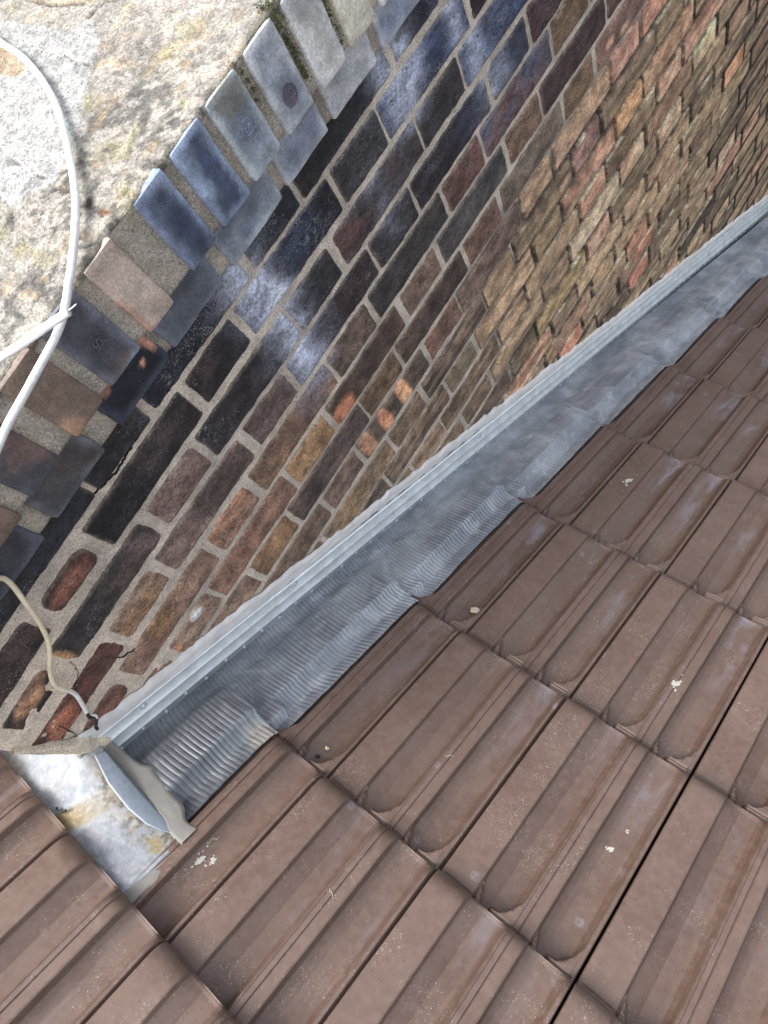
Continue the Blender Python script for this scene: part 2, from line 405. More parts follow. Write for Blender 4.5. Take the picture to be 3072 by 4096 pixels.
# course 1 (in the shade of the corbel)
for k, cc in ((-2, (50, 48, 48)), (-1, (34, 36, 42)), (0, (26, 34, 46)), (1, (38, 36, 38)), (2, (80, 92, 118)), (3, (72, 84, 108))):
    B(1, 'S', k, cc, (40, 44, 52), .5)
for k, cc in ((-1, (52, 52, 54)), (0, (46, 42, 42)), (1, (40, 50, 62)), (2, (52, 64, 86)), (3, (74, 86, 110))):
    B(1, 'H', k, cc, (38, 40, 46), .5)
B(2, 'S', -2, (64, 52, 50), (46, 38, 38), .1, .004)
B(2, 'H', -1, (74, 52, 44), (58, 46, 44), .1, .012, 0, ((-.072, .037, .05, .02, (124, 80, 60), .9),))
B(2, 'S', -1, (58, 50, 50), (40, 36, 38), .2, 0, 0, ((.04, .035, .09, .04, (24, 24, 27), .9),))
B(2, 'H', 0, (50, 42, 44), (34, 32, 36), .2)
B(2, 'S', 0, (44, 58, 84), (40, 42, 52), .8, 0, 0, ((.64, .04, .05, .05, (34, 33, 38), .8),))
B(2, 'H', 1, (52, 52, 55), (74, 74, 78), .3)
B(2, 'S', 1, (62, 80, 112), (50, 62, 90), .85)
B(2, 'H', 2, (52, 38, 44), (44, 34, 40), .3)
B(2, 'S', 2, (60, 74, 102), (52, 52, 62), .6)
B(3, 'H', -1, (42, 38, 36), (62, 50, 42), .0, .008, 0, ((-.27, -.035, .035, .018, (176, 134, 92), .9), (-.235, -.02, .03, .014, (120, 90, 66), .8)))
B(3, 'S', -1, (82, 70, 66), (62, 56, 54), .05, .004, 0, ((-.13, -.03, .07, .05, (46, 46, 48), .85), (-.188, -.04, .013, .03, (190, 148, 90), .95)))
B(3, 'H', 0, (118, 98, 92), (104, 84, 76), 0, .003)
B(3, 'S', 0, (52, 50, 54), (36, 34, 36), .55)
B(3, 'H', 1, (52, 54, 60), (40, 40, 44), .35)
B(3, 'S', 1, (72, 70, 74), (60, 50, 50), .25, 0, 0, ((.625, -.04, .05, .035, (88, 64, 62), .8),))
B(3, 'H', 2, (56, 54, 56), (48, 46, 50), .3)
B(3, 'S', 2, (66, 86, 122), (62, 74, 104), .8)
B(3, 'H', 3, (44, 44, 54), (52, 46, 54), .4)
B(4, 'S', -2, (98, 62, 52), (74, 54, 50), 0, .005, 0, ((-.292, -.13, .04, .03, (160, 96, 66), .85), (-.22, -.125, .045, .03, (92, 60, 52), .7)))
B(4, 'H', -1, (134, 112, 92), (142, 112, 78), 0, .004)
B(4, 'S', -1, (122, 104, 94), (104, 88, 80), 0, .002, 0, ((.17, -.12, .08, .05, (66, 58, 54), .85),))
B(4, 'H', 0, (98, 84, 78), (86, 72, 66), .05)
B(4, 'S', 0, (56, 54, 60), (48, 40, 42), .5, 0, 0, ((.6, -.12, .07, .05, (56, 42, 42), .8),))
B(4, 'H', 1, (54, 52, 56), (44, 42, 46), .2)
B(4, 'S', 1, (44, 40, 46), (38, 36, 42), .3, 0, 0, ((.98, -.12, .06, .04, (50, 56, 76), .8),))
B(4, 'H', 2, (58, 66, 84), (54, 58, 72), .45)
B(4, 'S', 2, (72, 54, 58), (62, 50, 54), .2)
B(4, 'H', 3, (60, 42, 44), (66, 50, 50), .1)
B(5, 'H', -1, (112, 76, 62), (96, 66, 56), 0, .012)
B(5, 'S', -1, (134, 108, 88), (112, 86, 70), 0, .003, 0, ((-.085, -.19, .035, .03, (134, 104, 62), .8),))
B(5, 'H', 0, (172, 124, 88), (132, 104, 82), 0, .002)
B(5, 'S', 0, (128, 102, 74), (112, 88, 70), .1, 0, 0, ((.40, -.19, .06, .04, (108, 96, 96), .8),))
B(5, 'H', 1, (92, 78, 66), (78, 66, 56), 0)
B(5, 'S', 1, (52, 52, 52), (62, 58, 54), .15)
B(5, 'H', 2, (104, 72, 64), (88, 62, 56), 0)
B(5, 'S', 2, (84, 86, 104), (98, 76, 76), .35)
B(5, 'H', 3, (76, 66, 56), (110, 90, 64), 0)
B(6, 'S', -2, (142, 108, 80), (124, 96, 76), 0, .006)
B(6, 'H', -1, (140, 118, 98), (126, 102, 84), 0, .003, 0, ((-.13, -.28, .02, .02, (190, 132, 82), .9), (-.052, -.268, .016, .011, (212, 205, 205), .95)))
B(6, 'S', -1, (134, 100, 78), (120, 92, 74), 0)
B(6, 'H', 0, (150, 120, 76), (138, 108, 72), 0)
B(6, 'S', 0, (70, 58, 50), (92, 72, 58), 0, 0, 0, ((.42, -.30, .045, .03, (186, 116, 76), .85),))
B(6, 'H', 1, (118, 98, 82), (104, 86, 72), 0)
B(6, 'S', 1, (64, 64, 64), (84, 82, 80), .1)
B(6, 'H', 2, (124, 98, 74), (108, 88, 70), 0)
B(6, 'S', 2, (72, 54, 54), (60, 48, 50), .1)
B(6, 'H', 3, (92, 72, 62), (78, 62, 56), 0)
B(7, 'S', -1, (142, 120, 98), (128, 106, 86), 0)
B(7, 'H', 0, (144, 112, 72), (126, 98, 68), 0)
B(7, 'S', 0, (92, 78, 72), (66, 58, 54), 0)
B(7, 'H', 1, (104, 84, 60), (88, 72, 54), 0)
B(7, 'S', 1, (92, 74, 58), (66, 56, 50), 0)
B(7, 'H', 2, (108, 84, 70), (96, 74, 62), 0)
B(7, 'S', 2, (112, 102, 86), (96, 86, 72), 0)
B(7, 'H', 3, (124, 102, 70), (104, 86, 62), 0)
B(7, 'S', 3, (134, 106, 90), (120, 92, 80), 0, 0, 0, ((1.44, -.37, .02, .012, (206, 166, 132), .8), (1.50, -.385, .02, .01, (206, 166, 132), .7)))
B(8, 'S', -1, (112, 92, 74), (104, 86, 70), 0)
B(8, 'H', 0, (112, 92, 80), (100, 84, 74), 0)
B(8, 'S', 0, (92, 80, 66), (84, 74, 64), 0, 0, 0, ((.555, -.45, .02, .06, (222, 152, 102), .97), (.482, -.45, .018, .06, (214, 140, 96), .97), (.416, -.44, .022, .06, (178, 132, 92), .9), (.524, -.45, .012, .02, (60, 62, 52), .8)))
B(8, 'H', 1, (122, 92, 74), (108, 84, 70), 0)
B(8, 'S', 1, (118, 98, 84), (104, 86, 76), 0)
B(8, 'H', 2, (176, 148, 112), (146, 122, 94), 0)
B(8, 'S', 2, (172, 144, 112), (128, 104, 104), 0)
B(8, 'H', 3, (194, 150, 126), (170, 128, 108), 0)
for (c, kd, k), cc in {(15, 'H', 5): (212, 152, 104), (19, 'H', 5): (216, 178, 146), (13, 'H', 3): (206, 168, 134), (12, 'H', 3): (214, 176, 138),
        (10, 'H', 3): (202, 158, 108), (13, 'H', 4): (216, 184, 148), (10, 'S', 3): (186, 150, 112), (12, 'H', 4): (226, 202, 152), (13, 'S', 2): (180, 156, 108), (16, 'H', 2): (206, 146, 112),
        (18, 'H', 3): (198, 132, 106), (21, 'S', 4): (86, 72, 62), (12, 'S', 2): (204, 184, 150), (9, 'H', 3): (150, 118, 108), (11, 'S', 2): (170, 146, 112), (16, 'H', 3): (200, 150, 116), (9, 'H', 2): (168, 140, 104)}.items():
    B(c, kd, k, cc, tuple(int(q*.85) for q in cc))
B(17, 'S', 3, (150, 124, 96), (132, 108, 84), 0, 0, .3, ((1.535, -1.135, .075, .05, (196, 120, 88), .9),)); B(10, 'H', 1, (120, 108, 84), (104, 94, 74)); B(9, 'S', 0, (112, 98, 74), (140, 116, 80)); B(9, 'H', 0, (112, 96, 76), (100, 86, 70))
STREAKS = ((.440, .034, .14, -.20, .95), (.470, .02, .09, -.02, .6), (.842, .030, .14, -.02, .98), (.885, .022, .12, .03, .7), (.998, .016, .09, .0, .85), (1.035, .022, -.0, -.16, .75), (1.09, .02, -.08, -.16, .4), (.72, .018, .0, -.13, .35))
def brick_style(c, kind, k, u, z):
    if (c, kind, k) in ADD: return ADD[(c, kind, k)]
    r = random.Random(c*1009+k*31+(7 if kind == 'H' else 0)); t = r.random()
    if z > -.32 and u > .9:
        base = r.choice([(92, 76, 64), (74, 64, 60), (112, 92, 72), (80, 74, 70)])
    elif u < .9:
        base = r.choice([(110, 94, 74), (96, 82, 68), (122, 104, 78), (84, 74, 62), (132, 110, 84)])
    else:
        base = r.choice([(160, 138, 102), (142, 122, 92), (134, 116, 88), (168, 142, 106), (150, 130, 98), (128, 110, 86), (176, 152, 114), (144, 116, 90)])
        if t < .06: base = (196, 150, 118)
        elif t < .08: base = (172, 124, 98)
    f = r.uniform(.9, 1.08)
    base = tuple(q*f for q in base)
    af = r.choice([.78, .86, 1.1])
    return dict(base=base, alt=tuple(q*af for q in base), gloss=0, shrink=0, dark=.8 if u > .8 else .5, blobs=())
def zroof(u): return Z0-u*math.tan(TH)
def weather(u, z):     # 0 = sound light pointing, 1 = washed out dark joints
    return sst(-.36, -.50, z+.04*vn(u*3, z*3, 0, 91))*sst(.62, 1.0, u+.12*vn(u*4, z*4, 0, 92))
def zbed(c, u):        # bed joint height under course c, slightly uneven
    return -.081*(c-2)+.0035*vn(u*2.2, c*1.7, 0, 33)
Vl, Fl, Cl, Gl = [], [], [], []; off = 0
for c in range(1, 31):
    b0 = .064 if c % 2 else .257
    for k in range(-3, 8):
        for kind in ('H', 'S'):
            ua = b0+.394*k+(0 if kind == 'H' else .135); ub = ua+(.135 if kind == 'H' else .259)
            r = random.Random(c*77+k*13+(3 if kind == 'H' else 0))
            ua += r.uniform(-.004, .004); ub += r.uniform(-.004, .004)
            ua = max(ua, U0-.004); ub = min(ub, U1)
            if ub-ua < .03: continue
            um = (ua+ub)/2; zm = zbed(c, um)+.0405
            if zm < zroof(ub)-.06: continue
            st = brick_style(c, kind, k, um, zm); w = float(weather(um, zm))
            jt = .0034*(1-w)+.0035*w+st['shrink']
            near = um < 1.0 and c < 12
            step = .0038 if near else (.0048 if um < 2.1 else .007)
            hu, hv = (ub-ua)/2-jt, .0405-jt*.95; pad = .006
            nu = max(6, int((2*hu+2*pad)/step)); nv = max(6, int((2*hv+2*pad)/step))
            a = np.linspace(-hu-pad, hu+pad, nu); bb = np.linspace(-hv-pad, hv+pad, nv)
            A, Bv = np.meshgrid(a, bb, indexing='ij'); Uw = um+A; Zw = zbed(c, Uw)+.0405+Bv
            sd_ = c*13.7+k*5.1+(2.3 if kind == 'H' else 0)
            wob = (.0036-.0026*w)*(1+st['shrink']*45)
            A2 = A+wob*fbm(A*45, Bv*45, sd_, 5, 3); B2 = Bv+wob*fbm(A*45, Bv*45, sd_+9, 6, 3)
            rc = .0075-.005*w+st['shrink']*.9; rc = min(rc, hv*.7)
            dx = np.abs(A2)-hu+rc; dy = np.abs(B2)-hv+rc
            sdf = np.hypot(np.maximum(dx, 0), np.maximum(dy, 0))+np.minimum(np.maximum(dx, dy), 0)-rc
            sdf = sdf+.0012*fbm(A*160, Bv*160, sd_, 8, 2)
            X = r.uniform(-.0012, .0016)*(1-.4*w)+.0014*fbm(A*22, Bv*22, sd_, 11, 3)+.0005*fbm(A*120, Bv*120, sd_, 12, 2)+r.uniform(-.012, .012)*A*.5
            X = X-(.0040-.0025*w)*sst(-.006+.003*w, -.0005, sdf)**1.5-(.010+.012*w)*sst(-.001, .0022-.0006*w, sdf)
            # colours
            base, alt = aw(*st['base']), aw(*(st['alt'] or st['base']))
            m1 = sst(-.25, .3, fbm(Uw*11, Zw*22, sd_, 21, 4))[..., None]
            Cc = base*(1-m1)+alt*m1
            for (bu, bz, ru, rz_, bc, al) in st['blobs']:
                d = np.hypot((Uw-bu)/ru, (Zw-bz)/rz_)+.35*fbm(Uw*40, Zw*40, sd_, 22, 3)
                mm = (al*sst(1.15, .62, d))[..., None]; Cc = Cc*(1-mm)+aw(*bc)*mm
            Cc = Cc*(1+w*np.array([.05, .02, -.03]))*(1.08 if st['gloss'] < .1 else 1.)
            if st['dark'] > 0:
                n = fbm(Uw*3.2, Zw*46+Uw*3, sd_*.1, 23, 4); mm = (st['dark']*.75*sst(.05, .34, n+.0))[..., None]
                Cc = Cc*(1-mm)+aw(74, 66, 56)*mm
                n2 = fbm(Uw*4, Zw*60-Uw*3, sd_*.1, 27, 4); mm = (st['dark']*.6*sst(.08, .36, n2))[..., None]
                Cc = Cc*(1-mm)+aw(200, 172, 136)*mm
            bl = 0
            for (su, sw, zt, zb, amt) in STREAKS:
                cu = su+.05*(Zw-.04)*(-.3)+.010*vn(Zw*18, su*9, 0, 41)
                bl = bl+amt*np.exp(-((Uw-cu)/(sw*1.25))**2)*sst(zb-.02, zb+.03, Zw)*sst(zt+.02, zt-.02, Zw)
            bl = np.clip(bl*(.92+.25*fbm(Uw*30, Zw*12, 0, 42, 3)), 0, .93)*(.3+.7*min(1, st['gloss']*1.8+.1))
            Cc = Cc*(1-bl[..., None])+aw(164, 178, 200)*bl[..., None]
            sk = (w*sst(-.0066, -.0022, sdf+.003*fbm(A*22, Bv*22, sd_, 28, 3))*.95)[..., None]; Cc = Cc*(1-sk)+aw(20, 19, 18)*sk
            hl = (w*sst(-.0085, -.0055, sdf)*sst(-.0030, -.0048, sdf)*sst(.0, .25, fbm(Uw*20, Zw*60, sd_, 29, 3))*.6)[..., None]; Cc = Cc*(1-hl)+aw(215, 196, 158)*hl
            # grime and wear inside the face
            g1 = (.40*sst(.02, .30, fbm(Uw*26, Zw*34, sd_, 30, 4))*(1-.5*w))[..., None]; Cc = Cc*(1-g1)+Cc*np.array([.60, .58, .57])*g1+.004*g1
            g2 = (.32*(1-.5*w)*sst(.10, .34, fbm(Uw*30+9, Zw*44, sd_, 31, 4)))[..., None]; Cc = Cc*(1-g2)+np.clip(Cc*1.45+.012, 0, .8)*g2
            # mortar residue at the rim
            rim = (.5*sst(-.006, -.0005, sdf+.004*fbm(A*60, Bv*60, sd_, 24, 3))*(1-w*.9))[..., None]
            Cc = Cc*(1-rim)+aw(140, 128, 110)*rim
            V = np.stack([X, Uw, Zw], -1).reshape(-1, 3)
            Vl.append(V); Fl.append(grid_faces(nu, nv, off, False)); Cl.append(Cc.reshape(-1, 3)); Gl.append(np.full(len(V), st['gloss'])); off += len(V)
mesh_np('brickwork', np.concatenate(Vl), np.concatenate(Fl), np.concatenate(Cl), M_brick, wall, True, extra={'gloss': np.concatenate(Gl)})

# mortar sheet: flush and sandy near the coping, washed back and dark lower down
Vl, Fl, Cl = [], [], []; off = 0
def mortar_patch(u0, u1, z0, z1, st):
    global off
    u = np.arange(u0, u1+st*.5, st); z = np.arange(z0, z1+st*.5, st); U, Z = np.meshgrid(u, z, indexing='ij')
    w = weather(U, Z)
    X = -.0028+.0016*fbm(U*35, Z*35, 0, 51, 3)+.0007*fbm(U*160, Z*160, 0, 52, 2)-.0065*w*(.8+.6*fbm(U*14, Z*30, 0, 53, 3))
    smear = sst(.05, .25, fbm(U*9, Z*14, 0, 54, 4)+.10)*sst(-.07, -.16, U)*sst(-.0, -.06, Z)
    X = X+.0026*smear
    c0 = aw(184, 178, 162); c1 = aw(164, 158, 144); m = sst(-.2, .3, fbm(U*12, Z*12, 0, 55, 3))[..., None]
    Cc = c0*(1-m)+c1*m
    lt = sst(-.04, -.17, U+.02*fbm(U*20, Z*20, 0, 58, 3))*sst(.04, -.04, Z); lt = lt[..., None]; Cc = Cc*(1-lt)+aw(192, 184, 164)*lt
    bm = 0
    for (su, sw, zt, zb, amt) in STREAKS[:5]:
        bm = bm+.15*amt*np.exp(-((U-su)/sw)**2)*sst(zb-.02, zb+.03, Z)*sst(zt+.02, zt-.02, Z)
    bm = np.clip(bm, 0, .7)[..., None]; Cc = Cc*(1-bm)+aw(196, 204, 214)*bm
    dk = w[..., None]*sst(-.45, -.05, fbm(U*10, Z*24, 0, 56, 3))[..., None]; Cc = Cc*(1-dk*.95)+aw(34, 32, 30)*dk*.95
    pale = (.7*w*sst(.3, .45, fbm(U*25, Z*60, 0, 57, 3)))[..., None]; Cc = Cc*(1-pale)+aw(190, 176, 150)*pale
    V = np.stack([X, U, Z], -1).reshape(-1, 3)
    Vl.append(V); Fl.append(grid_faces(len(u), len(z), off)); Cl.append(Cc.reshape(-1, 3)); off += len(V)
mortar_patch(U0, 1.4, -1.2, .16, .0052)
mortar_patch(1.4, U1, -2.6, .16, .009)
# end face, back and bottom of the wall body
mesh_np('mortar_joints', np.concatenate(Vl), np.concatenate(Fl), np.concatenate(Cl), M_mortar, wall)
def box(name, x0, x1, y0, y1, z0, z1, mat, parent, c, link=True):
    V = np.array([(x, y, z) for x in (x0, x1) for y in (y0, y1) for z in (z0, z1)], float)
    F = [(0, 1, 3, 2), (4, 6, 7, 5), (0, 4, 5, 1), (2, 3, 7, 6), (0, 2, 6, 4), (1, 5, 7, 3)]
    return mesh_np(name, V, F, np.tile(c, (8, 1)), mat, parent, False)
box('wall_core', -.56, -.030, U0+.004, U1-.002, -2.7, .34, M_mortar, wall, aw(150, 140, 122))

# rounded brick with a dense surface ------------------------------------------------
def rbrick(x0, x1, u0, u1, z0, z1, seed, rad, cfun, wob=.0012, step=.0045):
    """a closed, softly rounded block; returns verts, faces, colours"""
    Vs, Fs = [], []; off = 0
    C0 = np.array([(x0+x1)/2, (u0+u1)/2, (z0+z1)/2]); H = np.array([(x1-x0)/2, (u1-u0)/2, (z1-z0)/2])
    n = [max(5, int(2*h/step)) for h in H]
    for ax in range(3):
        o1, o2 = [i for i in range(3) if i != ax]
        for sgn in (-1, 1):
            if ax == 0 and sgn == -1: continue
            # denser near the rim so the rounding shows
            def lsp(m): t = np.linspace(-1, 1, m); return np.sign(t)*(1-(1-np.abs(t))**1.0)
            a, b2 = np.meshgrid(lsp(n[o1]), lsp(n[o2]), indexing='ij')
            P = np.zeros(a.shape+(3,)); P[..., ax] = sgn; P[..., o1] = a; P[..., o2] = b2
            P = P*H; core = np.clip(P, -(H-rad), H-rad); d = P-core; l = np.linalg.norm(d, axis=-1, keepdims=True)
            P = core+np.where(l > 1e-9, d/np.maximum(l, 1e-9)*rad, 0)
            P = P+C0
            nx = fbm(P[..., 0]*40+seed, P[..., 1]*40, P[..., 2]*40, 61, 3)
            nrm = (P-C0)/np.linalg.norm(P-C0, axis=-1, keepdims=True)
            dd = np.zeros_like(P); dd[..., ax] = sgn; dd = dd*.6+np.where(l > 1e-9, d/np.maximum(l, 1e-9), 0)*.4
            big = fbm(P[..., 0]*14+seed, P[..., 1]*14, P[..., 2]*14, 62, 2)
            P = P+(nx*wob+big*wob*1.2)[..., None]*nrm
            Vs.append(P.reshape(-1, 3)); f = grid_faces(a.shape[0], a.shape[1], off)
            flip = (sgn == 1) == (ax == 1)
            Fs.append(f[:, ::-1] if flip else f); off += P.shape[0]*P.shape[1]
    V = np.concatenate(Vs); F = np.concatenate(Fs)
    return V, F, cfun(V)
def cope_colour(base, alt, seed, top=None, extra=None, rim=None):
    def f(V):
        m = sst(-.25, .3, fbm(V[:, 1]*14+seed, V[:, 2]*14, V[:, 0]*14, 71, 4))[:, None]
        c = aw(*base)*(1-m)+aw(*alt)*m
        c = c*np.array([1., .99, .90])
        if base[2] > base[0] and rim:
            du = np.minimum(V[:, 1]-rim[0], rim[1]-V[:, 1]); dz = np.minimum(V[:, 2]-rim[2], rim[3]-V[:, 2])
            e = (sst(.016, .001, np.minimum(du, dz)+.008*fbm(V[:, 1]*35, V[:, 2]*35, seed, 74, 3))*.55)[:, None]
            c = c*(1-e)+aw(*[min(225, q*1.25+28) for q in base])*e
            k = (sst(-.1, .35, fbm(V[:, 1]*9+V[:, 2]*14, V[:, 2]*7, seed, 75, 3))*.45)[:, None]; c = c*(1-k)+aw(*[q*.66 for q in base])*k
        if extra: c = extra(V, c)
        return c
    return f
XC, XS = .07, .035
def blob(V, c, u, z, ru, rz, colr, al=.95, seed=1.):
    d = np.hypot((V[:, 1]-u)/ru, (V[:, 2]-z)/rz)+.4*fbm(V[:, 1]*70, V[:, 2]*70, seed, 73, 3)
    m = (al*sst(1.1, .8, d))[:, None]; return c*(1-m)+aw(*colr)*m
COPE = [(-.348, -.285, (96, 100, 108), (118, 106, 98)), (-.268, -.205, (110, 98, 88), (90, 84, 80)), (-.190, -.128, (76, 84, 96), (90, 96, 104)), (-.114, -.056, (126, 112, 104), (104, 92, 86)),
        (-.042, .006, (112, 98, 88), (92, 82, 76)), (.029, .089, (98, 84, 84), (66, 70, 84)), (.119, .176, (128, 114, 106), (112, 98, 92)), (.194, .256, (80, 88, 100), (70, 78, 92)),
        (.276, .327, (172, 160, 156), (158, 144, 136)), (.371, .425, (88, 108, 136), (58, 74, 100)), (.441, .499, (96, 118, 146), (58, 76, 104)), (.512, .572, (126, 142, 164), (106, 120, 144)),
        (.589, .647, (146, 160, 178), (122, 136, 160)), (.666, .722, (190, 194, 194), (172, 178, 184)), (.737, .794, (192, 196, 188), (176, 182, 176)), (.809, .866, (188, 194, 190), (176, 184, 188))]
u = .882; rr = random.Random(5)
while u < U1-.06:
    g = rr.uniform(-8, 8); COPE.append((u, u+.059, (178+g, 186+g, 192+g), (150+g, 160+g, 172+g))); u += .0755
for i, (a, b2, c0, c1) in enumerate(COPE):
    ex = None
    if abs(a-.194) < .01: ex = lambda V, c: blob(V, blob(V, c, .222, .245, .02, .009, (96, 76, 66), .4), .248, .236, .01, .004, (120, 132, 150), .7)
    if abs(a-.371) < .01: ex = lambda V, c: blob(V, c, .402, .285, .014, .055, (54, 66, 92), .7)
    if abs(a-.441) < .01: ex = lambda V, c: blob(V, c, .475, .29, .014, .055, (52, 68, 100), .8)
    if abs(a-.512) < .01: ex = lambda V, c: blob(V, c, .545, .335, .03, .022, (112, 114, 96), .6)
    if abs(a-.276) < .01: ex = lambda V, c: blob(V, c, .275, .25, .012, .05, (176, 138, 118), .8)
    if abs(a-.119) < .01: ex = lambda V, c: blob(V, c, .128, .245, .012, .02, (160, 126, 96), .7)
    V, F, Cc = rbrick(-.04, XC, a, b2, .231+rr.uniform(-.002, .002), .351, i*3.3, .0042, cope_colour(c0, c1, i*7.1, extra=ex, rim=(a, b2, .231, .351)), .0022, .0045 if b2 < 1. else .008)
    mesh_np('coping_brick', V, F, Cc, M_cope, wall, True, extra={'gloss': np.full(len(V), .35)})
CORB = [(-.345, -.245, (66, 76, 90), (54, 62, 74)), (-.226, -.135, (70, 80, 92), (60, 70, 84)), (-.118, -.016, (64, 74, 88), (52, 60, 74)), (.012, .124, (70, 76, 86), (84, 78, 80)), (.161, .277, (34, 46, 62), (26, 36, 50)),
        (.288, .406, (80, 94, 110), (92, 106, 122)), (.428, .553, (120, 136, 158), (104, 120, 146)), (.567, .670, (132, 148, 176), (118, 134, 164)), (.686, .797, (172, 180, 188), (158, 168, 182)), (.815, .936, (168, 182, 204), (120, 138, 176))]
u = .952
while u < U1-.12: CORB.append((u, u+.118, (150, 164, 188), (120, 134, 160))); u += .133
for i, (a, b2, c0, c1) in enumerate(CORB):
    ex = None
    if abs(a-.161) < .01: ex = lambda V, c: blob(V, blob(V, blob(V, c, .272, .207, .012, .02, (188, 136, 110), .95), .245, .19, .006, .005, (205, 150, 124), .95), .185, .214, .02, .009, (166, 118, 98), .85)
    V, F, Cc = rbrick(-.05, XS, a, b2, .154+rr.uniform(-.002, .002), .221, 50+i*3.3, .0038, cope_colour(c0, c1, 90+i*7.1, extra=ex, rim=(a, b2, .154, .221)), .0021, .0045 if b2 < 1. else .008)
    mesh_np('corbel_brick', V, F, Cc, M_cope, wall, True, extra={'gloss': np.full(len(V), .45)})
# mortar between coping and corbel bricks
def bed(name, xf, z0, z1, c, seed):
    Vl, Fl, Cl = [], [], []; off = 0
    u = np.concatenate([np.arange(U0+.003, 1.0, .0045), np.arange(1.0, U1-.004, .012)]); z = np.arange(z0, z1+1e-6, .0045)
    U, Z = np.meshgrid(u, z, indexing='ij')
    e = np.minimum(Z-z0, z1-Z)
    X = xf+.0014*fbm(U*30, Z*30, seed, 81, 3)+.0008*fbm(U*150, Z*150, seed, 82, 2)-.006*sst(.005, 0, Z-z0)
    V = np.stack([X, U, Z], -1).reshape(-1, 3); Vl.append(V); Fl.append(grid_faces(len(u), len(z), 0)); off = len(V)
    V2 = np.stack([np.stack([X[:, 0], u, np.full_like(u, z0)], -1), np.stack([X[:, 0]-.09, u, np.full_like(u, z0)], -1)], 1).reshape(-1, 3)
    Fl.append(grid_faces(len(u), 2, off, False)); Vl.append(V2)
    V = np.concatenate(Vl); F = np.concatenate(Fl)
    m = sst(-.2, .3, fbm(V[:, 1]*13, V[:, 2]*13, seed, 83, 3))[:, None]
    Cc = aw(*c)*(1-m)+aw(*[q*.86 for q in c])*m
    mo = (sst(.52, .66, V[:, 1])*.75*sst(-.1, .2, fbm(V[:, 1]*30, V[:, 2]*40, seed, 84, 3))*sst(.24, .32, V[:, 2]))[:, None]
    Cc = Cc*(1-mo)+aw(112, 112, 60)*mo
    mesh_np(name, V, F, Cc, M_mortar, wall)
bed('coping_mortar', XC-.006, .232, .3495, (150, 146, 132), 1.)
bed('corbel_mortar', XS-.005, .156, .231, (152, 148, 134), 2.)
# moss in the joints
def moss(name, pts):
    V, F = [], []; off = 0
    for (x, y, z, r) in pts:
        for t in range(int(26)):
            p = np.array([x, y, z])+rng.normal(0, 1, 3)*np.array([.0022, r*.33, r*.7]); s = rng.uniform(.0008, .002)
            a = rng.normal(0, 1, (3, 3)); a /= np.linalg.norm(a, axis=1)[:, None]
            q = np.stack([p+a[0]*s, p+a[1]*s, p-a[0]*s, p-a[1]*s]); V.append(q); F.append([off, off+1, off+2, off+3]); off += 4
    mesh_np(name, np.concatenate(V), F, None, M_moss, wall, False)
mp = []
for z in np.linspace(.262, .352, 22): mp.append((XC-.003, .655+rng.normal(0, .002), z, .006+.008*(z > .32)))
for z in np.linspace(.30, .35, 5): mp.append((XC-.004, .579+rng.normal(0, .002), z, .002))
for z in np.linspace(.25, .35, 12): mp.append((XC-.004, .729+rng.normal(0, .002), z, .0035))
mp += [(.062, .660, .354, .013)]*6+[(.055, .650, .355, .010)]*4
moss('moss', mp)

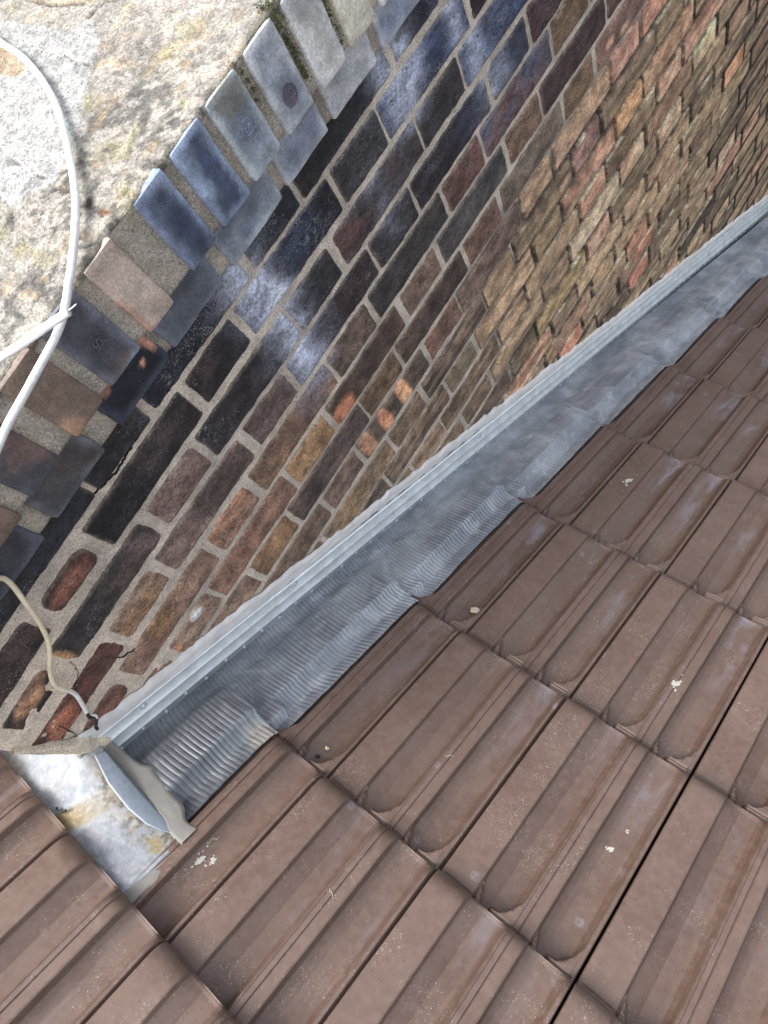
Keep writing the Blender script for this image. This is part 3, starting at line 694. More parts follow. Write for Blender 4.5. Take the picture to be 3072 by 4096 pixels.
# render cap on top of the wall
def cap():
    xs = np.concatenate([np.arange(-.60, -.42, .012), np.arange(-.42, .0725, .0034)]); us = np.concatenate([np.arange(U0, -.05, .01), np.arange(-.05, .72, .0034), np.arange(.72, U1, .012)])
    X, U = np.meshgrid(xs, us, indexing='ij')
    edge = .0668+.0022*fbm(U*30, 0*U, 0, 101, 4)-.010*np.exp(-((U-.340)/.014)**2)
    Hc = .3535+.02*np.clip((.06-X)/.5, 0, 1)+.0022*fbm(X*12, U*12, 0, 102, 4)+.0011*fbm(X*90, U*90, 0, 103, 3)
    # white skim patch, raised
    def line(pts, wd, jit=.004):
        d = np.full(X.shape, 9.)
        jx = jit*fbm(X*40, U*40, 0, 104, 3); jy = jit*fbm(X*40, U*40, 5, 105, 3)
        for (a, b2) in zip(pts[:-1], pts[1:]):
            a = np.array(a); b2 = np.array(b2); ab = b2-a
            t = np.clip(((X+jx-a[0])*ab[0]+(U+jy-a[1])*ab[1])/(ab@ab), 0, 1)
            d = np.minimum(d, np.hypot(X+jx-a[0]-t*ab[0], U+jy-a[1]-t*ab[1]))
        return sst(wd, wd*.4, d)
    def poly(pts, jit=.010):
        jx = X+jit*fbm(X*28, U*28, 0, 106, 4); jy = U+jit*fbm(X*28, U*28, 4, 107, 4)
        ins = np.zeros(X.shape, bool); n = len(pts)
        for i in range(n):
            (x1, y1), (x2, y2) = pts[i], pts[(i+1) % n]
            cnd = ((y1 > jy) != (y2 > jy)) & (jx < (x2-x1)*(jy-y1)/(y2-y1+1e-12)+x1); ins ^= cnd
        return ins.astype(float)
    wp = poly([(-.42, .40), (-.42, .47), (-.382, .541), (-.299, .552), (-.226, .555), (-.207, .579), (-.162, .555), (-.148, .526), (-.13, .496), (-.085, .429), (-.082, .408), (-.067, .361), (-.106, .306), (-.147, .317), (-.3, .32)])
    yl = poly([(-.45, .52), (-.376, .517), (-.307, .51), (-.254, .486), (-.273, .466), (-.314, .463), (-.45, .46)])
    y2 = poly([(-.52, .62), (-.405, .601), (-.354, .588), (-.291, .592), (-.245, .602), (-.24, .66), (-.5, .72)])
    y3 = poly([(-.30, .36), (-.147, .317), (-.13, .30), (-.2, .26), (-.36, .28)])
    Hc = Hc+.0016*wp-.001*yl+.0020*y2
    ck = np.clip(line([(-.216, .575), (-.213, .604), (-.210, .616), (-.191, .621), (-.178, .632), (-.12, .68)], .0030)+.8*line([(-.22, .35), (-.196, .359), (-.170, .360), (-.123, .363), (-.090, .358), (-.067, .358)], .0016)
                 +.9*line([(-.405, .601), (-.354, .588), (-.291, .592), (-.245, .602)], .0028)+.8*line([(-.20, .52), (-.165, .515), (-.15, .52)], .0018)+.6*line([(-.26, .33), (-.147, .317), (-.106, .306), (-.05, .26)], .0016)
                 +.7*line([(-.067, .358), (-.03, .352), (.007, .352), (.04, .345)], .0022), 0, 1)
    Hc = Hc-.004*ck
    c = np.zeros(X.shape+(3,)); sand = ar(220, 211, 194); sand2 = ar(206, 199, 184)
    m = sst(-.2, .25, fbm(X*16, U*16, 0, 108, 4))[..., None]; c = sand*(1-m)+sand2*m
    dn = fbm(X*42, U*42, 0, 109, 4)
    dz = sst(.28, .12, np.hypot((X+.02)/1.1, (U-.44)))*.55+.75*sst(.20, .06, np.hypot(X-.02, U-.28))+.6*sst(.16, .06, np.hypot(X-.02, U-.42))
    dz = np.clip(dz+.25*sst(.36, .30, U), 0, 1)
    dm = (np.clip(dz, 0, .95)*sst(-.02, .2, dn*.5+.5*fbm(X*140, U*140, 0, 119, 3)))[..., None]; c = c*(1-dm)+ar(132, 128, 120)*dm
    l2 = (sst(.22, .42, fbm(X*45, U*45, 3, 110, 4))*.4)[..., None]; c = c*(1-l2)+ar(222, 190, 140)*l2
    gy = (sst(.34, .46, fbm(X*26, U*26, 6, 111, 4))*.3)[..., None]; c = c*(1-gy)+ar(206, 196, 120)*gy
    w = (wp*.85)[..., None]; c = c*(1-w)+(ar(226, 226, 220)*(1-.12*sst(0, .3, fbm(X*25, U*25, 9, 112, 4))[..., None]))*w
    for mk, cc in ((yl, (222, 192, 150)), (y2, (232, 214, 178)), (y3, (226, 206, 166))): mk = (mk*.8)[..., None]; c = c*(1-mk)+ar(*cc)*mk
    c = c*(1-.85*ck[..., None])+ar(70, 62, 52)*.85*ck[..., None]
    hole = sst(.012, .004, np.hypot(X-.006, U-.352))[..., None]; c = c*(1-hole)+ar(60, 42, 34)*hole
    orr = sst(.007, .003, np.hypot((X-.036)*.6, (U-.350)*1.3))[..., None]; c = c*(1-orr)+ar(150, 100, 70)*orr
    rimm = (sst(.014, .003, edge-X)*.75*sst(-.3, .1, fbm(U*30, X*30, 0, 113, 3)))[..., None]; c = c*(1-rimm)+ar(118, 112, 92)*rimm
    # front edge: cut back along the wavy line and turn down
    over = np.clip(X-edge, 0, 1); Xn = np.minimum(X, edge); Hc = Hc-np.clip(over*2.2, 0, .012)-.002*sst(.006, 0, edge-X)
    V = np.stack([Xn, U, Hc], -1).reshape(-1, 3)
    nu, nv = X.shape
    mesh_np('render_cap', V, grid_faces(nu, nv, 0, False), c.reshape(-1, 3)*np.array([.755, .765, .80]), M_cap, wall)
cap()
# embossed maker's marks on header faces
def stamp(u, z, x, size, mat, colr, rot=0., dark=False):
    cu = bpy.data.curves.new('t', 'FONT'); cu.body = 'JS'; cu.size = size*1.05; cu.extrude = .0006; cu.bevel_depth = .00035; cu.align_x = 'CENTER'; cu.align_y = 'CENTER'
    to = bpy.data.objects.new('t', cu); col.objects.link(to); dg = bpy.context.evaluated_depsgraph_get(); dg.update()
    me = bpy.data.meshes.new_from_object(to.evaluated_get(dg)); bpy.data.objects.remove(to)
    n = len(me.vertices); co = np.empty(n*3); me.vertices.foreach_get('co', co); co = co.reshape(-1, 3)
    ca, sa = math.cos(rot), math.sin(rot); a = co[:, 0]*ca-co[:, 1]*sa; b2 = co[:, 0]*sa+co[:, 1]*ca
    W = np.stack([x+co[:, 2], u+a, z+b2], -1)
    faces = [tuple(p.vertices) for p in me.polygons]
    verts = [tuple(v) for v in W]
    # ring
    R0 = size*.78; k0 = len(verts); n1, n2 = 36, 6
    for i in range(n1):
        an = 2*math.pi*i/n1
        for j in range(n2):
            bt = 2*math.pi*j/n2; r = R0+.0006*math.cos(bt); verts.append((x+.0006*math.sin(bt), u+.85*r*math.cos(an), z+r*math.sin(an)))
    for i in range(n1):
        for j in range(n2): faces.append((k0+i*n2+j, k0+i*n2+(j+1) % n2, k0+((i+1) % n1)*n2+(j+1) % n2, k0+((i+1) % n1)*n2+j))
    if dark:
        k1 = len(verts); verts.append((x-.0004, u, z))
        for i in range(n1):
            an = 2*math.pi*i/n1; verts.append((x-.0004, u+.85*R0*math.cos(an), z+R0*math.sin(an)))
        for i in range(n1): faces.append((k1, k1+1+i, k1+1+(i+1) % n1))
    m2 = bpy.data.meshes.new('stamp'); m2.from_pydata(verts, [], faces); m2.update()
    at = m2.color_attributes.new('col', 'FLOAT_COLOR', 'POINT'); at.data.foreach_set('color', np.tile(np.append(aw(*colr), 1.), len(verts)).astype(np.float32))
    m2.materials.append(mat); o = bpy.data.objects.new('maker_mark', m2); col.objects.link(o); o.parent = wall
stamp(.618, .270, XC+.0008, .018, M_cope, (94, 90, 106), math.pi/2, True)
stamp(.545, .288, XC+.0002, .017, M_cope, (114, 128, 150), math.pi/2)
stamp(.226, .285, XC+.0002, .017, M_cope, (74, 81, 93), math.pi/2)
stamp(.142, -.040, .0016, .015, M_cope, (102, 84, 78), math.pi/2)
stamp(-.068, -.122, .0012, .014, M_cope, (120, 100, 82), math.pi/2)
stamp(.722, -.272, .0016, .014, M_cope, (96, 78, 66), math.pi/2)
stamp(.530, -.365, .0014, .014, M_cope, (84, 66, 46), math.pi/2)
# hairline cracks in the pointing
def cracks(lines):
    V, F = [], []; off = 0
    for pts, wd in lines:
        P = [np.array(p, float) for p in pts]; out = []
        for a, b2 in zip(P[:-1], P[1:]):
            n = max(2, int(np.linalg.norm(b2-a)/.004)); d = (b2-a); nn = np.array([-d[1], d[0]])/np.linalg.norm(d)
            for i in range(n):
                out.append(a+d*i/n+nn*rng.normal(0, .0011))
        out.append(P[-1])
        for i, p in enumerate(out):
            w = wd*rng.uniform(.2, .55); t = out[min(i+1, len(out)-1)]-out[max(i-1, 0)]; t /= np.linalg.norm(t)+1e-9; nn = np.array([-t[1], t[0]])
            for s in (-1, 1): V.append((.0012, p[0]+nn[0]*w*s/2, p[1]+nn[1]*w*s/2))
            for s in (-1, 1): V.append((-.004, p[0]+nn[0]*w*s/2, p[1]+nn[1]*w*s/2))
            if i: k = off+i*4; F += [(k-4, k-3, k+1, k), (k-4, k, k+2, k-2), (k-3, k-1, k+3, k+1)]
        off = len(V)
    mesh_np('pointing_crack', np.array(V), F, None, M_dark, wall, False)
cracks([(((.19, .12), (.17, .09), (.10, .085), (.06, .095)), .0011),
        (((-.19, -.055), (-.205, -.09), (-.24, -.10)), .0010), (((-.20, -.10), (-.17, -.12), (-.165, -.16), (-.12, -.19)), .0009), (((-.30, -.12), (-.315, -.17), (-.335, -.20)), .0018)])

# ------------------------------------------------------------------ ribbed lead flashing
def sm(x, a, b): return sst(a, b, x)
NOSES = np.array([-.1939]+NOSE[2:])
def roof_h(x, q):
    """height of the first tile column as the soft metal follows it"""
    q = np.asarray(q, float); h = np.zeros(np.broadcast(x, q).shape); xl = np.asarray(x)-.0915
    nose = np.array([NOSE[0]]+list(NOSES))
    for n0, n1 in zip(nose[:-1], nose[1:]):
        t = 1-(n1-q)/TL
        lim = .012+.10*sst(.16, .02, x); seg = (-.031+.031*t)
        w = sst(n0-lim*.5, n0+lim, q)*(1-sst(n1-lim*.5, n1+lim, q))
        h = h+seg*w
    prof = .0255*(1-.80*sm(xl, .050, .078))*sst(-.06, -.015, xl)+.012*sst(.117, .136, xl)
    base = np.where(np.asarray(x) < .05, .0, 0)
    return h+prof+.002
def lead():
    q0, q1 = -.412, 3.05; p = .0095
    qs = np.concatenate([np.arange(q0, q1, p/8)]); ss = np.concatenate([np.linspace(0, .02, 5), np.linspace(.03, 1, 38)])
    Q, S = np.meshgrid(qs, ss, indexing='ij')
    xe = .2085+.0030*vn(qs*7, 0*qs, 0, 121)+.0007*vn(qs*70, 0*qs, 0, 122)+.006*sst(2.2, 3, qs)
    # jogs where the sheet steps over each tile nose
    for n0 in NOSES: xe = xe+.003*np.exp(-((qs-n0-.006)/.012)**2)
    X = .0070+(xe[:, None]-.0070)*S
    bend = .020*np.sin(S*2.6+.3)+.007*vn(Q*4, S*1.6, 0, 123)+.0022*vn(Q*12, S*4, 0, 124)
    ph = (Q+bend)/p
    amp = .00098*(.55+.65*sst(-.5, .4, vn(Q*9, S*4, 0, 125)))*(1-.65*sst(.1, .5, vn(Q*5, S*6+3, 0, 126))*sst(.0, 1., Q))
    wr = .0032*vn(Q*8, S*2.6, 0, 127)+.0014*vn(Q*18+S*3, S*4, 0, 128)+.0004*vn(Q*40, S*8, 0, 129)
    # long crease where the sheet drops off the ridge, and short diagonal dents
    cre = .0045*np.exp(-((X-.152-.006*vn(Q*6, 0*Q, 0, 130))/.007)**2)-.003*np.exp(-((X-.172)/.012)**2)
    for (cq, cs, an, le, wd, hh) in ((-.12, .35, .9, .05, .006, .004), (.12, .55, .7, .07, .007, .005), (.35, .3, 1.1, .06, .006, .004), (.62, .6, .8, .08, .008, .006), (.9, .4, .6, .09, .009, .006), (1.25, .55, .9, .10, .010, .007), (1.6, .4, .8, .12, .012, .008), (.45, .7, .9, .05, .005, .004), (-.28, .6, .8, .06, .007, .003), (2.0, .5, .8, .15, .014, .009)):
        du = Q-cq; dv = (S-cs)*.2; a = du*math.cos(an)+dv*math.sin(an); b2 = -du*math.sin(an)+dv*math.cos(an)
        cre = cre+.6*hh*np.exp(-(a/le)**2-(b2/wd)**2)
    H = roof_h(X, Q)+.0035
    Hw = .0035+0*X
    blend = sst(.03, .085, X); H = H*blend+Hw*(1-blend)
    H = H+(wr+cre)*sst(.02, .06, X)*(1-.5*sst(.93, 1, S))
    # never below the tiles it rests on
    tl = np.full(X.shape, -9.); ns = [NOSE[0]]+list(NOSES)
    xl = X-.00685*0-.0916
    for n1 in ns[1:]:
        t = TL-(n1-Q); ok = (t > -.045) & (t < TL+.004)
        tl = np.where(ok, np.maximum(tl, np.maximum(profile(np.clip(xl, 0, .24)), .0255*(t < .055)*(xl < .092))*np.where(TL-t < .02, .75, 1)-.0310+.0310*t/TL+.0062), tl)
    tl = np.where(xl < -.012, -9, tl)
    H = np.maximum(H, tl)+amp*.9
    rib = np.floor(ph); rr_ = h3(rib.astype(int), 0*rib.astype(int), 0*rib.astype(int), 5)
    thr = 2*np.abs(np.sin(np.pi*ph))**.65-1
    H = H+amp*(1+.55*sst(-.2, .1, Q))*(.55+.8*rr_)*thr*sst(0, .02, S)
    V = RP(X, Q, H).reshape(-1, 3)
    n = fbm(Q*7, S*2.5, 0, 131, 4); m = sst(-.2, .3, n)[..., None]
    c = np.array([.30, .325, .365])*(1-m)+np.array([.43, .46, .50])*m
    ox = (sst(.15, .4, fbm(Q*22, S*8, 0, 132, 4))*.5)[..., None]; c = c*(1-ox)+np.array([.52, .55, .59])*ox
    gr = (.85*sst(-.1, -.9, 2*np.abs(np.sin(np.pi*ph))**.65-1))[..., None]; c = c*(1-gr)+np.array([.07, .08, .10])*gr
    c = c*(.52+.48*sst(-.28, .0, Q+.05*S))[..., None]  # near end darkened in the colour to offset the sun's reflection
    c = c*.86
    tan = (sst(.03, .01, np.hypot((Q+.215)*.8, (S-.95)*.12)))[..., None]*.35; c = c*(1-tan)+np.array([.62, .52, .40])*tan
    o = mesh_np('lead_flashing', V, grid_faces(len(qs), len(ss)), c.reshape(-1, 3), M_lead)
    return o
ld = lead()
so = ld.modifiers.new('thickness', 'SOLIDIFY'); so.thickness = .0012; so.offset = -1
tag(ld, 'ribbed grey lead sheet dressed over the tile edge along the wall', 'flashing')

# ------------------------------------------------------------------ galvanised termination strip on the wall
def WP(x, q, d):
    """point on the wall face: q along the slope, d above the roof plane"""
    x, q, d = np.broadcast_arrays(np.asarray(x, float), np.asarray(q, float), np.asarray(d, float))
    return np.stack([x, q*CT+d*ST, Z0-q*ST+d*CT], -1)
strip = empty('pressure_strip', tuple(float(v) for v in WP(.01, -.43, .02)))
tag(strip, 'long galvanised metal strip screwed to the wall above the lead', 'flashing strip')
SL = np.array(strip.location)
prof = [(.0125, -.004), (.0150, -.0035), (.0152, .0), (.0160, .0195), (.0178, .0218), (.0165, .0236), (.0085, .0400), (.0100, .0412), (.0112, .0424), (.0110, .0436), (.0090, .0450), (.0072, .0600), (.0070, .0650), (.0078, .0668), (.0085, .0690), (.0080, .0702), (.0030, .0704)]
def strip_seg(qa, qb, lift=0.):
    qs = np.linspace(qa, qb, max(8, int((qb-qa)/.02))); V = []; cl = []
    for q in qs:
        for (x, d) in prof:
            wv = .0006*vn(np.array(q*6), np.array(d*30), 0, 141)
            V.append(WP(x+lift+float(wv), q, d)); cl.append((.52, .56, .58) if d < .0216 else (.86, .92, .93))  # upper band coloured lighter for the sky its tilted face reflects
    V = np.array(V); n = len(prof)
    return V, grid_faces(len(qs), n), np.array(cl)
jn = 0.045
for (qa, qb, lf) in ((-.432, jn, .0), (jn-.04, 2.02, .0012), (2.0, 3.1, .0)):
    V, F, Cc = strip_seg(qa, qb, lf); mesh_np('strip_length', V-SL, F, Cc, M_strip, strip)
def dome(name, x, q, d, r, hgt, mat, parent, Cc=None, ring=False):
    V, F = [], []; n = 14
    rings = [(1., 0.), (.92, .5), (.7, .85), (.35, 1.)]
    if ring: rings = [(1., 0.), (.98, .35), (.8, .45), (.62, .35), (.56, .9), (.4, 1.), (.25, .7)]
    for (a, b2) in rings:
        for k in range(n):
            an = 2*math.pi*k/n; V.append(WP(x+b2*hgt, q+a*r*math.cos(an), d+a*r*math.sin(an))-SL)
    m = len(rings)
    for i in range(m-1):
        for k in range(n): F.append((i*n+k, i*n+(k+1) % n, (i+1)*n+(k+1) % n, (i+1)*n+k))
    V.append(WP(x+rings[-1][1]*hgt, q, d)-SL); c0 = len(V)-1
    for k in range(0, n, 2): F.append((c0, (m-1)*n+k, (m-1)*n+(k+1) % n, (m-1)*n+(k+2) % n))
    return mesh_np(name, np.array(V), F, np.tile((.60, .64, .66), (len(V), 1)), mat, parent)
q = -.395; i = 0
while q < 2.95:
    dome('rivet', .0158, q, .0105+(.003 if i % 2 else -.002), .0042, .0026, M_strip, strip); q += .0495+.002*math.sin(i*2.1); i += 1
for (u, z) in ((-.241, -.276), (.084, -.488), (.664, -.873), (1.35, -1.33), (2.0, -1.757)):
    q_ = u*CT-(z-Z0)*ST; d_ = u*ST+(z-Z0)*CT
    dome('screw', .0085, q_, d_, .0068, .0042, M_strip, strip, ring=True)

# sealant -------------------------------------------------------------------
def ribbon(name, cen, side, nrm, wl, wr, th, colr, seed, frq=30, jit=.25, step=.004, parent=None, m=12):
    """a trowelled band of filler; cen(t) centre, side/nrm directions, half widths left and right"""
    V = []; Cc = []
    cen = np.asarray(cen, float); d = np.linalg.norm(np.diff(cen, axis=0), axis=1); s = np.concatenate([[0], np.cumsum(d)])
    n = int(s[-1]/step); t = np.linspace(0, s[-1], n); P = np.stack([np.interp(t, s, cen[:, i]) for i in range(3)], -1)
    wl = np.interp(t, s, wl); wr = np.interp(t, s, wr)
    sd_ = np.array([np.interp(t, s, np.asarray(side)[:, i]) for i in range(3)]).T; nm = np.array([np.interp(t, s, np.asarray(nrm)[:, i]) for i in range(3)]).T
    el = wl*(1+jit*fbm(t*frq, 0*t, seed, 151, 4)*2); er = wr*(1+jit*fbm(t*frq, 0*t+7, seed, 152, 4)*2)
    for j in range(m):
        f = -1+2*j/(m-1); w = np.where(f < 0, el, er)*f
        h = th*np.sqrt(np.clip(1-abs(f)**4, 0, 1))*(1+.45*fbm(t*25, f*2+0*t, seed, 153, 3))-.0012*(abs(f) > .999)-(.002 if abs(f) > .999 else 0)
        V.append(P+sd_*w[:, None]+nm*h[:, None])
        mm = sst(-.3, .3, fbm(t*20, f*2+0*t, seed, 154, 3))[:, None]; Cc.append(np.asarray(colr)*(1-.14*mm))
    V = np.stack(V, 0).reshape(-1, 3); Cc = np.stack(Cc, 0).reshape(-1, 3)
    return V, grid_faces(m, n), Cc
qs = np.linspace(-.445, 3.1, 60)
cen = WP(.0028, qs, .082+.004*np.sin(qs*3)); V, F, Cc = ribbon('s', cen, np.tile([0, ST, CT], (60, 1)), np.tile([1, 0, 0], (60, 1)), np.full(60, .013), np.linspace(.020, .013, 60), .0045, (.78, .76, .735), 3., 40, .26)
o = mesh_np('sealant_bead', V, F, Cc, M_seal); tag(o, 'pale grey sealant smeared on the bricks along the top of the metal strip', 'sealant')

# ------------------------------------------------------------------ zinc saddle at the head of the wall
zinc = empty('zinc_apron', tuple(float(v) for v in RP(.1, -.5, 0)))
tag(zinc, 'whitish zinc sheet with a rust stain between the wall end and tiles', 'flashing')
ZL = np.array(zinc.location)
def zh(x, q): 
    hl = np.clip((.215-x)/.215, 0, 1); hl = .052*hl**1.2+.004
    return .0040+.001*sst(-.545, -.53, q)+(hl+.0)*sst(-.54, -.445, q)
xs = np.linspace(-.60, .2335, 480); qs = np.linspace(-.60, -.424, 110); X, Q = np.meshgrid(xs, qs, indexing='ij')
H = zh(X, Q)+.0012*fbm(X*9, Q*9, 0, 161, 3)
c = np.array([.44, .46, .485])*np.ones(X.shape+(3,))
m = sst(-.15, .3, fbm(X*22, Q*22, 0, 162, 4))[..., None]; c = c*(1-m)+np.array([.54, .54, .535])*m
m = (sst(.05, .3, fbm(X*60, Q*60, 0, 163, 4))*.6)[..., None]; c = c*(1-m)+np.array([.34, .37, .41])*m
yb = .055+(Q+.541)*.55+.004*fbm(Q*40, X*10, 0, 164, 3); m = (sst(.026, .014, np.abs(X-yb))*(.35+.6*sst(-.47, -.535, Q)))[..., None]; c = c*(1-m)+np.array([.38, .27, .11])*m
ed = np.interp(X, [.0, .036, .08, .107, .135, .174, .196, .217], [-.44, -.447, -.455, -.456, -.458, -.453, -.444, -.432])
m = (sst(.034, .004, ed-Q+.018*fbm(X*30, Q*30, 0, 165, 4))*sst(.0, .05, X)*.9*sst(-.35, .05, fbm(X*80, Q*80, 0, 166, 3)))[..., None]; c = c*(1-m)+np.array([.44, .38, .28])*m
m = (sst(.022, .006, np.hypot((X-.205)*.9, Q+.462)+.012*fbm(X*60, Q*60, 0, 169, 3))*sst(-.2, .05, fbm(X*90, Q*90, 0, 167, 3))*.9)[..., None]; c = c*(1-m)+np.array([.50, .38, .18])*m
m = (sst(.02, .28, fbm(X*110, Q*110, 0, 168, 3))*sst(.045, .006, ed-Q)*sst(.03, .07, X)*.8)[..., None]; c = c*(1-m)+np.array([.17, .14, .09])*m
c = c*np.array([.60, .615, .64])*(1+.30*fbm(X*170, Q*170, 0, 170, 3))[..., None]
sp_ = (sst(.26, .34, fbm(X*230, Q*230, 0, 172, 2))*.2)[..., None]; c = c*(1-sp_)+np.array([.5, .51, .52])*sp_
V = RP(X, Q, H).reshape(-1, 3)
o = mesh_np('sheet', V-ZL, grid_faces(*X.shape), c.reshape(-1, 3), M_zinc, zinc)
s2 = o.modifiers.new('thickness', 'SOLIDIFY'); s2.thickness = .001; s2.offset = -1
# curled back flap
tt = np.linspace(0, 1, 60); xt = np.interp(tt, [0, .2, .4, .6, .8, .92, 1], [.024, .080, .107, .135, .174, .196, .219]); qt = np.interp(tt, [0, .2, .4, .6, .8, .92, 1], [-.441, -.455, -.4565, -.458, -.453, -.444, -.4305])
xb = .030+tt*.190; qb_ = -.4235-.003*tt
V = []; Cc = []
for j in range(9):
    f = j/8
    hb = zh(xb, qb_)*1.0+.002; ht = zh(xt, qt)+.004+.005*np.sin(np.pi*tt)**.8
    bow = .0015*np.sin(np.pi*f)*np.sin(np.pi*tt)
    V.append(RP(xb*(1-f)+xt*f, qb_*(1-f)+qt*f, hb*(1-f)+ht*f+bow)); Cc.append(np.tile((.24, .28, .33) if f < .93 else (.36, .39, .43), (60, 1)))
o = mesh_np('curled_edge', np.stack(V, 0).reshape(-1, 3)-ZL, grid_faces(9, 60), np.stack(Cc, 0).reshape(-1, 3), M_zinc, zinc)
s2 = o.modifiers.new('thickness', 'SOLIDIFY'); s2.thickness = .0009
# filler patches round the zinc
def rp(x, q, h): return [float(v) for v in RP(x, q, h)]
Vl, Fl, Cl = [], [], []; off = 0
NR = np.array([0, ST, CT]); ALONG = np.array([0, CT, -ST]); ACR = np.array([1., 0, 0])
def addr(cen, side, wl, wr, th, colr, seed, frq=30, jit=.25):
    global off
    n = len(cen); V, F, C_ = ribbon('x', cen, np.tile(side, (n, 1)), np.tile(NR, (n, 1)), wl, wr, th, colr, seed, frq, jit)
    Vl.append(V); Fl.append(F+off); Cl.append(C_); off += len(V)
GR = tuple(ar(168, 164, 158))
pts = [rp(x, -.416-.004*(x > .2), float(zh(x, -.425))*.55+.008) for x in np.linspace(.012, .240, 14)]
addr(pts, ALONG, np.interp(np.linspace(0, 1, 14), [0, .1, .5, 1], [.030, .014, .013, .012]), np.interp(np.linspace(0, 1, 14), [0, .15, .4, .7, 1], [.016, .014, .030, .026, .016]), .0022, GR, 4., 34, .26)
pts = [rp(x, q, .003) for x, q in zip(np.linspace(.236, .239, 10), np.linspace(-.414, -.556, 10))]
addr(pts, ACR, np.full(10, .012), np.interp(np.linspace(0, 1, 10), [0, .5, 1], [.010, .016, .014]), .0035, GR, 5., 30, .25)
o = mesh_np('filler_smear', np.concatenate(Vl), np.concatenate(Fl), np.concatenate(Cl), M_seal); tag(o, 'grey filler trowelled around the corner of the zinc sheet', 'sealant')
V, F, Cc = ribbon('y', [WP(.004, -.462, .012), WP(.004, -.452, .05), WP(.004, -.440, .090)], np.tile([0, CT, -ST], (3, 1)), np.tile([1, 0, 0], (3, 1)), [.013, .014, .010], [.020, .020, .016], .0050, GR, 6., 30, .2)
o = mesh_np('filler_patch', V, F, Cc, M_seal); tag(o, 'grey filler lump closing the upper end of the metal strip', 'sealant')
# mortar fillet at the foot of the wall end
V, F, Cc = ribbon('y', [(.002, -.350, -.060), (.003, -.345, -.12), (.004, -.338, -.20), (.003, -.33, -.262)], np.tile([0, 1, 0], (4, 1)), np.tile([1, 0, 0], (4, 1)), [.003, .005, .008, .010], [.004, .010, .030, .026], .008, aw(200, 192, 168), 7., 30, .25)
mesh_np('mortar_fillet', V, F, Cc, M_mortar, wall)

# ------------------------------------------------------------------ cables
def yel(t): 
    return (.80, .80, .785)
ctop = [(-.50, .60, .376), (-.43, .55, .378), (-.349, .513, .3785), (-.248, .492, .3755), (-.135, .446, .3725), (-.025, .370, .3685), (.032, .316, .3665), (.077, .263, .3670), (.114, .211, .3680), (.131, .145, .3690), (.145, .081, .3690), (.15, .0, .345), (.125, -.12, .26), (.085, -.15, .21),
        (.046, -.084, .188), (.045, -.107, .123), (.030, -.153, .040), (.020, -.205, -.013), (.014, -.228, -.048), (.012, -.237, -.097), (.0125, -.266, -.147)]
def cc1(t):
    k = 1/(1+math.exp(-(t-.62)*60))*(1-1/(1+math.exp(-(t-.93)*80))); return tuple(np.array((.80, .80, .785))*(1-k)+np.array((.80, .71, .50))*k)
cb = empty('white_cable', ctop[0]); tag(cb, 'long white cable looping over the render cap and down the bricks', 'cable')
def rel(pts, o): return [tuple(np.array(p)-np.array(o.location)) for p in pts]
tube('sheath', rel(ctop, cb), .0045, M_cable, cb, 14, 8, colr=cc1, rfun=lambda t: 1.0 if t < .7 else .82)
fr = [(.0125, -.262, -.140), (.0135, -.268, -.150), (.013, -.274, -.160), (.012, -.271, -.170), (.012, -.277, -.180), (.011, -.290, -.190), (.010, -.295, -.199)]
tube('braid', rel(fr, cb), .0030, M_braid, cb, 10, 6, rfun=lambda t: 1+.12*math.sin(t*60))
tube('sheath_scrap', rel([(.0155, -.268, -.158), (.016, -.2675, -.167), (.0155, -.2725, -.176)], cb), .0024, M_cable, cb, 8, 6, colr=lambda t: (.8, .8, .79), rfun=lambda t: .4+.6*math.sin(math.pi*min(max(t, .05), .95)))
c2 = [(-.02, .02, .372), (.04, .085, .383), (.070, .128, .3815), (.095, .163, .3825), (.118, .197, .3845), (.138, .226, .386)]
cs = empty('cut_cable', c2[0]); tag(cs, 'short white cable with a cut end crossing over the long one', 'cable')
tube('sheath', rel(c2, cs), .0045, M_cable, cs, 14, 8, colr=yel)
tube('core', rel([(.137, .2245, .3868), (.1405, .2300, .3872), (.1435, .2365, .3876)], cs), .0011, M_copper, cs, 6, 4)

# ------------------------------------------------------------------ small things lying about
def lump(name, x, q, h, r, mat, seed, flat=.5, wob=.4, n=14, elong=1., rot=0.):
    V, F = [], []; nr = 8
    for i in range(nr+1):
        ph_ = math.pi*i/nr
        for k in range(n):
            an = 2*math.pi*k/n; d = np.array([math.sin(ph_)*math.cos(an), math.sin(ph_)*math.sin(an), math.cos(ph_)])
            rad = r*(1+wob*float(fbm(d[0]*2+seed, d[1]*2, d[2]*2, 171, 3)*2)); a, b2 = d[0]*rad*elong, d[1]*rad
            V.append(rp(x+a*math.cos(rot)-b2*math.sin(rot), q+a*math.sin(rot)+b2*math.cos(rot), h+d[2]*rad*flat))
    for i in range(nr):
        for k in range(n): F.append((i*n+k, (i+1)*n+k, (i+1)*n+(k+1) % n, i*n+(k+1) % n))
    return mesh_np(name, np.array(V), F, None, mat)
def toph(x, q):
    j = math.floor((x-X1)/TW)+1; xl = x-(X1+(j-1)*TW)-.002
    nose = min([n for n in [NOSE[0]]+list(NOSES) if n > q]); t = TL-(nose-q)
    return float(profile(np.array(xl)))-.0310+.0310*t/TL+.001
o = lump('stone_crumb', .311, .307, toph(.311, .307)+.004, .0085, M_crumb, 1.3, .6, .5, elong=1.3, rot=.6); tag(o, 'yellowish crumb of stone lying alone in a tile trough beside the lead', 'crumb')
o = lump('lichen_crumb', .288, -.142, toph(.288, -.142)+.0015, .004, M_crumb, 5.1, .5, .6, elong=1.4); tag(o, 'small tan crumb at the head of the tile by the lead corner', 'crumb')
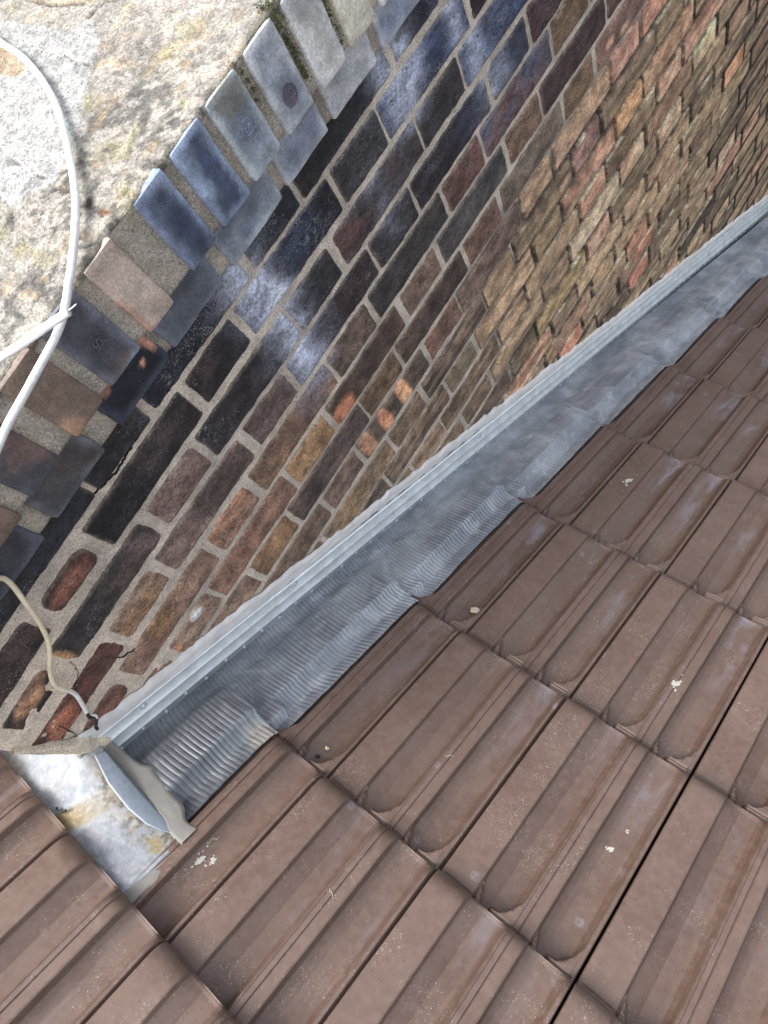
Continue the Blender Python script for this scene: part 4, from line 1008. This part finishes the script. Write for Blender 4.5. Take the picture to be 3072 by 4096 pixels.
o = lump('dirt_crumb', .285, -.165, toph(.285, -.165)+.0012, .0035, M_braid, 6.1, .5, .6, elong=1.2); tag(o, 'tiny dark dirt crumb next to the tan crumb at the tile head', 'crumb')
spl = [(.271, -.427, .0075, 'white lime splash just beyond the filler on the lowest left tile'), (.287, -.413, .0055, 'smaller white lime splash right of the bigger one near the filler'),
       (.779, .025, .0095, 'largest cream bird dropping streak in a tile trough at the right'), (.786, .069, .006, 'cream dropping spot just above the largest streak'),
       (.729, .39, .0085, 'cream splash on a narrow tile rib near the right edge'), (.377, .897, .009, 'pinkish white splash on a tile ridge halfway down the roof')]
for i, (x, q, r, lb) in enumerate(spl):
    parts = [lump('lime_splash', x, q, toph(x, q)+.0004, r*.62, M_splash, 11.+i*3.3, .12, .6, 18, 1.6 if i != 1 else 1.1, 1.0)]
    rs = random.Random(i*5+1); me0 = parts[0].data; vv = [tuple(v.co) for v in me0.vertices]; ff = [tuple(p.vertices) for p in me0.polygons]
    for k in range(12):
        a = rs.uniform(-1, 1)*r*.9; b2 = rs.gauss(0, 1)*r*1.5; xx = x+a; qq = q+b2
        t = lump('fleck', xx, qq, toph(xx, qq)+.0003, r*rs.uniform(.07, .26), M_splash, k*2.1+i, .15, .8, 8, 1.5, rs.uniform(0, 3)); n0 = len(vv)
        vv += [tuple(v.co) for v in t.data.vertices]; ff += [tuple(n0+j for j in p.vertices) for p in t.data.polygons]; bpy.data.objects.remove(t)
    me1 = bpy.data.meshes.new('lime_splash'); me1.from_pydata(vv, [], ff); me1.update(); me1.materials.append(M_splash); parts[0].data = me1; o = parts[0]; tag(o, lb, 'splash', 'lime splashes and droppings on the tiles')
o = lump('seed_husk', 0, 0, 0, .001, M_crumb, 3.); bpy.data.objects.remove(o)
V0 = [rp(.030, -.531, .012), rp(.036, -.534, .0125), rp(.044, -.531, .0145), rp(.049, -.524, .017)]
cscr = tube('cord_scrap', V0, .0023, M_braid, None, 10, 5, rfun=lambda t: 1+.15*math.sin(t*40)); tag(cscr, 'short scrap of black braided cord lying on the zinc sheet', 'cord scrap')
# thin dry straws on the tiles
def straw(name, x, q, L_, an, lb):
    P = []
    for i in range(6):
        t = i/5*L_; P.append(rp(x+t*math.cos(an)+.002*math.sin(i*1.9), q+t*math.sin(an)+.002*math.cos(i*2.3), toph(x, q)+.0016))
    o = tube(name, P, .00045, M_crumb, None, 5, 3); tag(o, lb, 'straw', 'dry straws lying on the tiles')
straw('dry_straw', .262, -.405, .022, 1.2, 'pale straw thread curling beside the filler corner')
straw('dry_straw', .47, -.03, .028, .5, 'pale straw thread lying on a tile rib in the middle')
straw('dry_straw', .47, -.33, .02, -.4, 'pale straw thread in a trough of a lower tile')
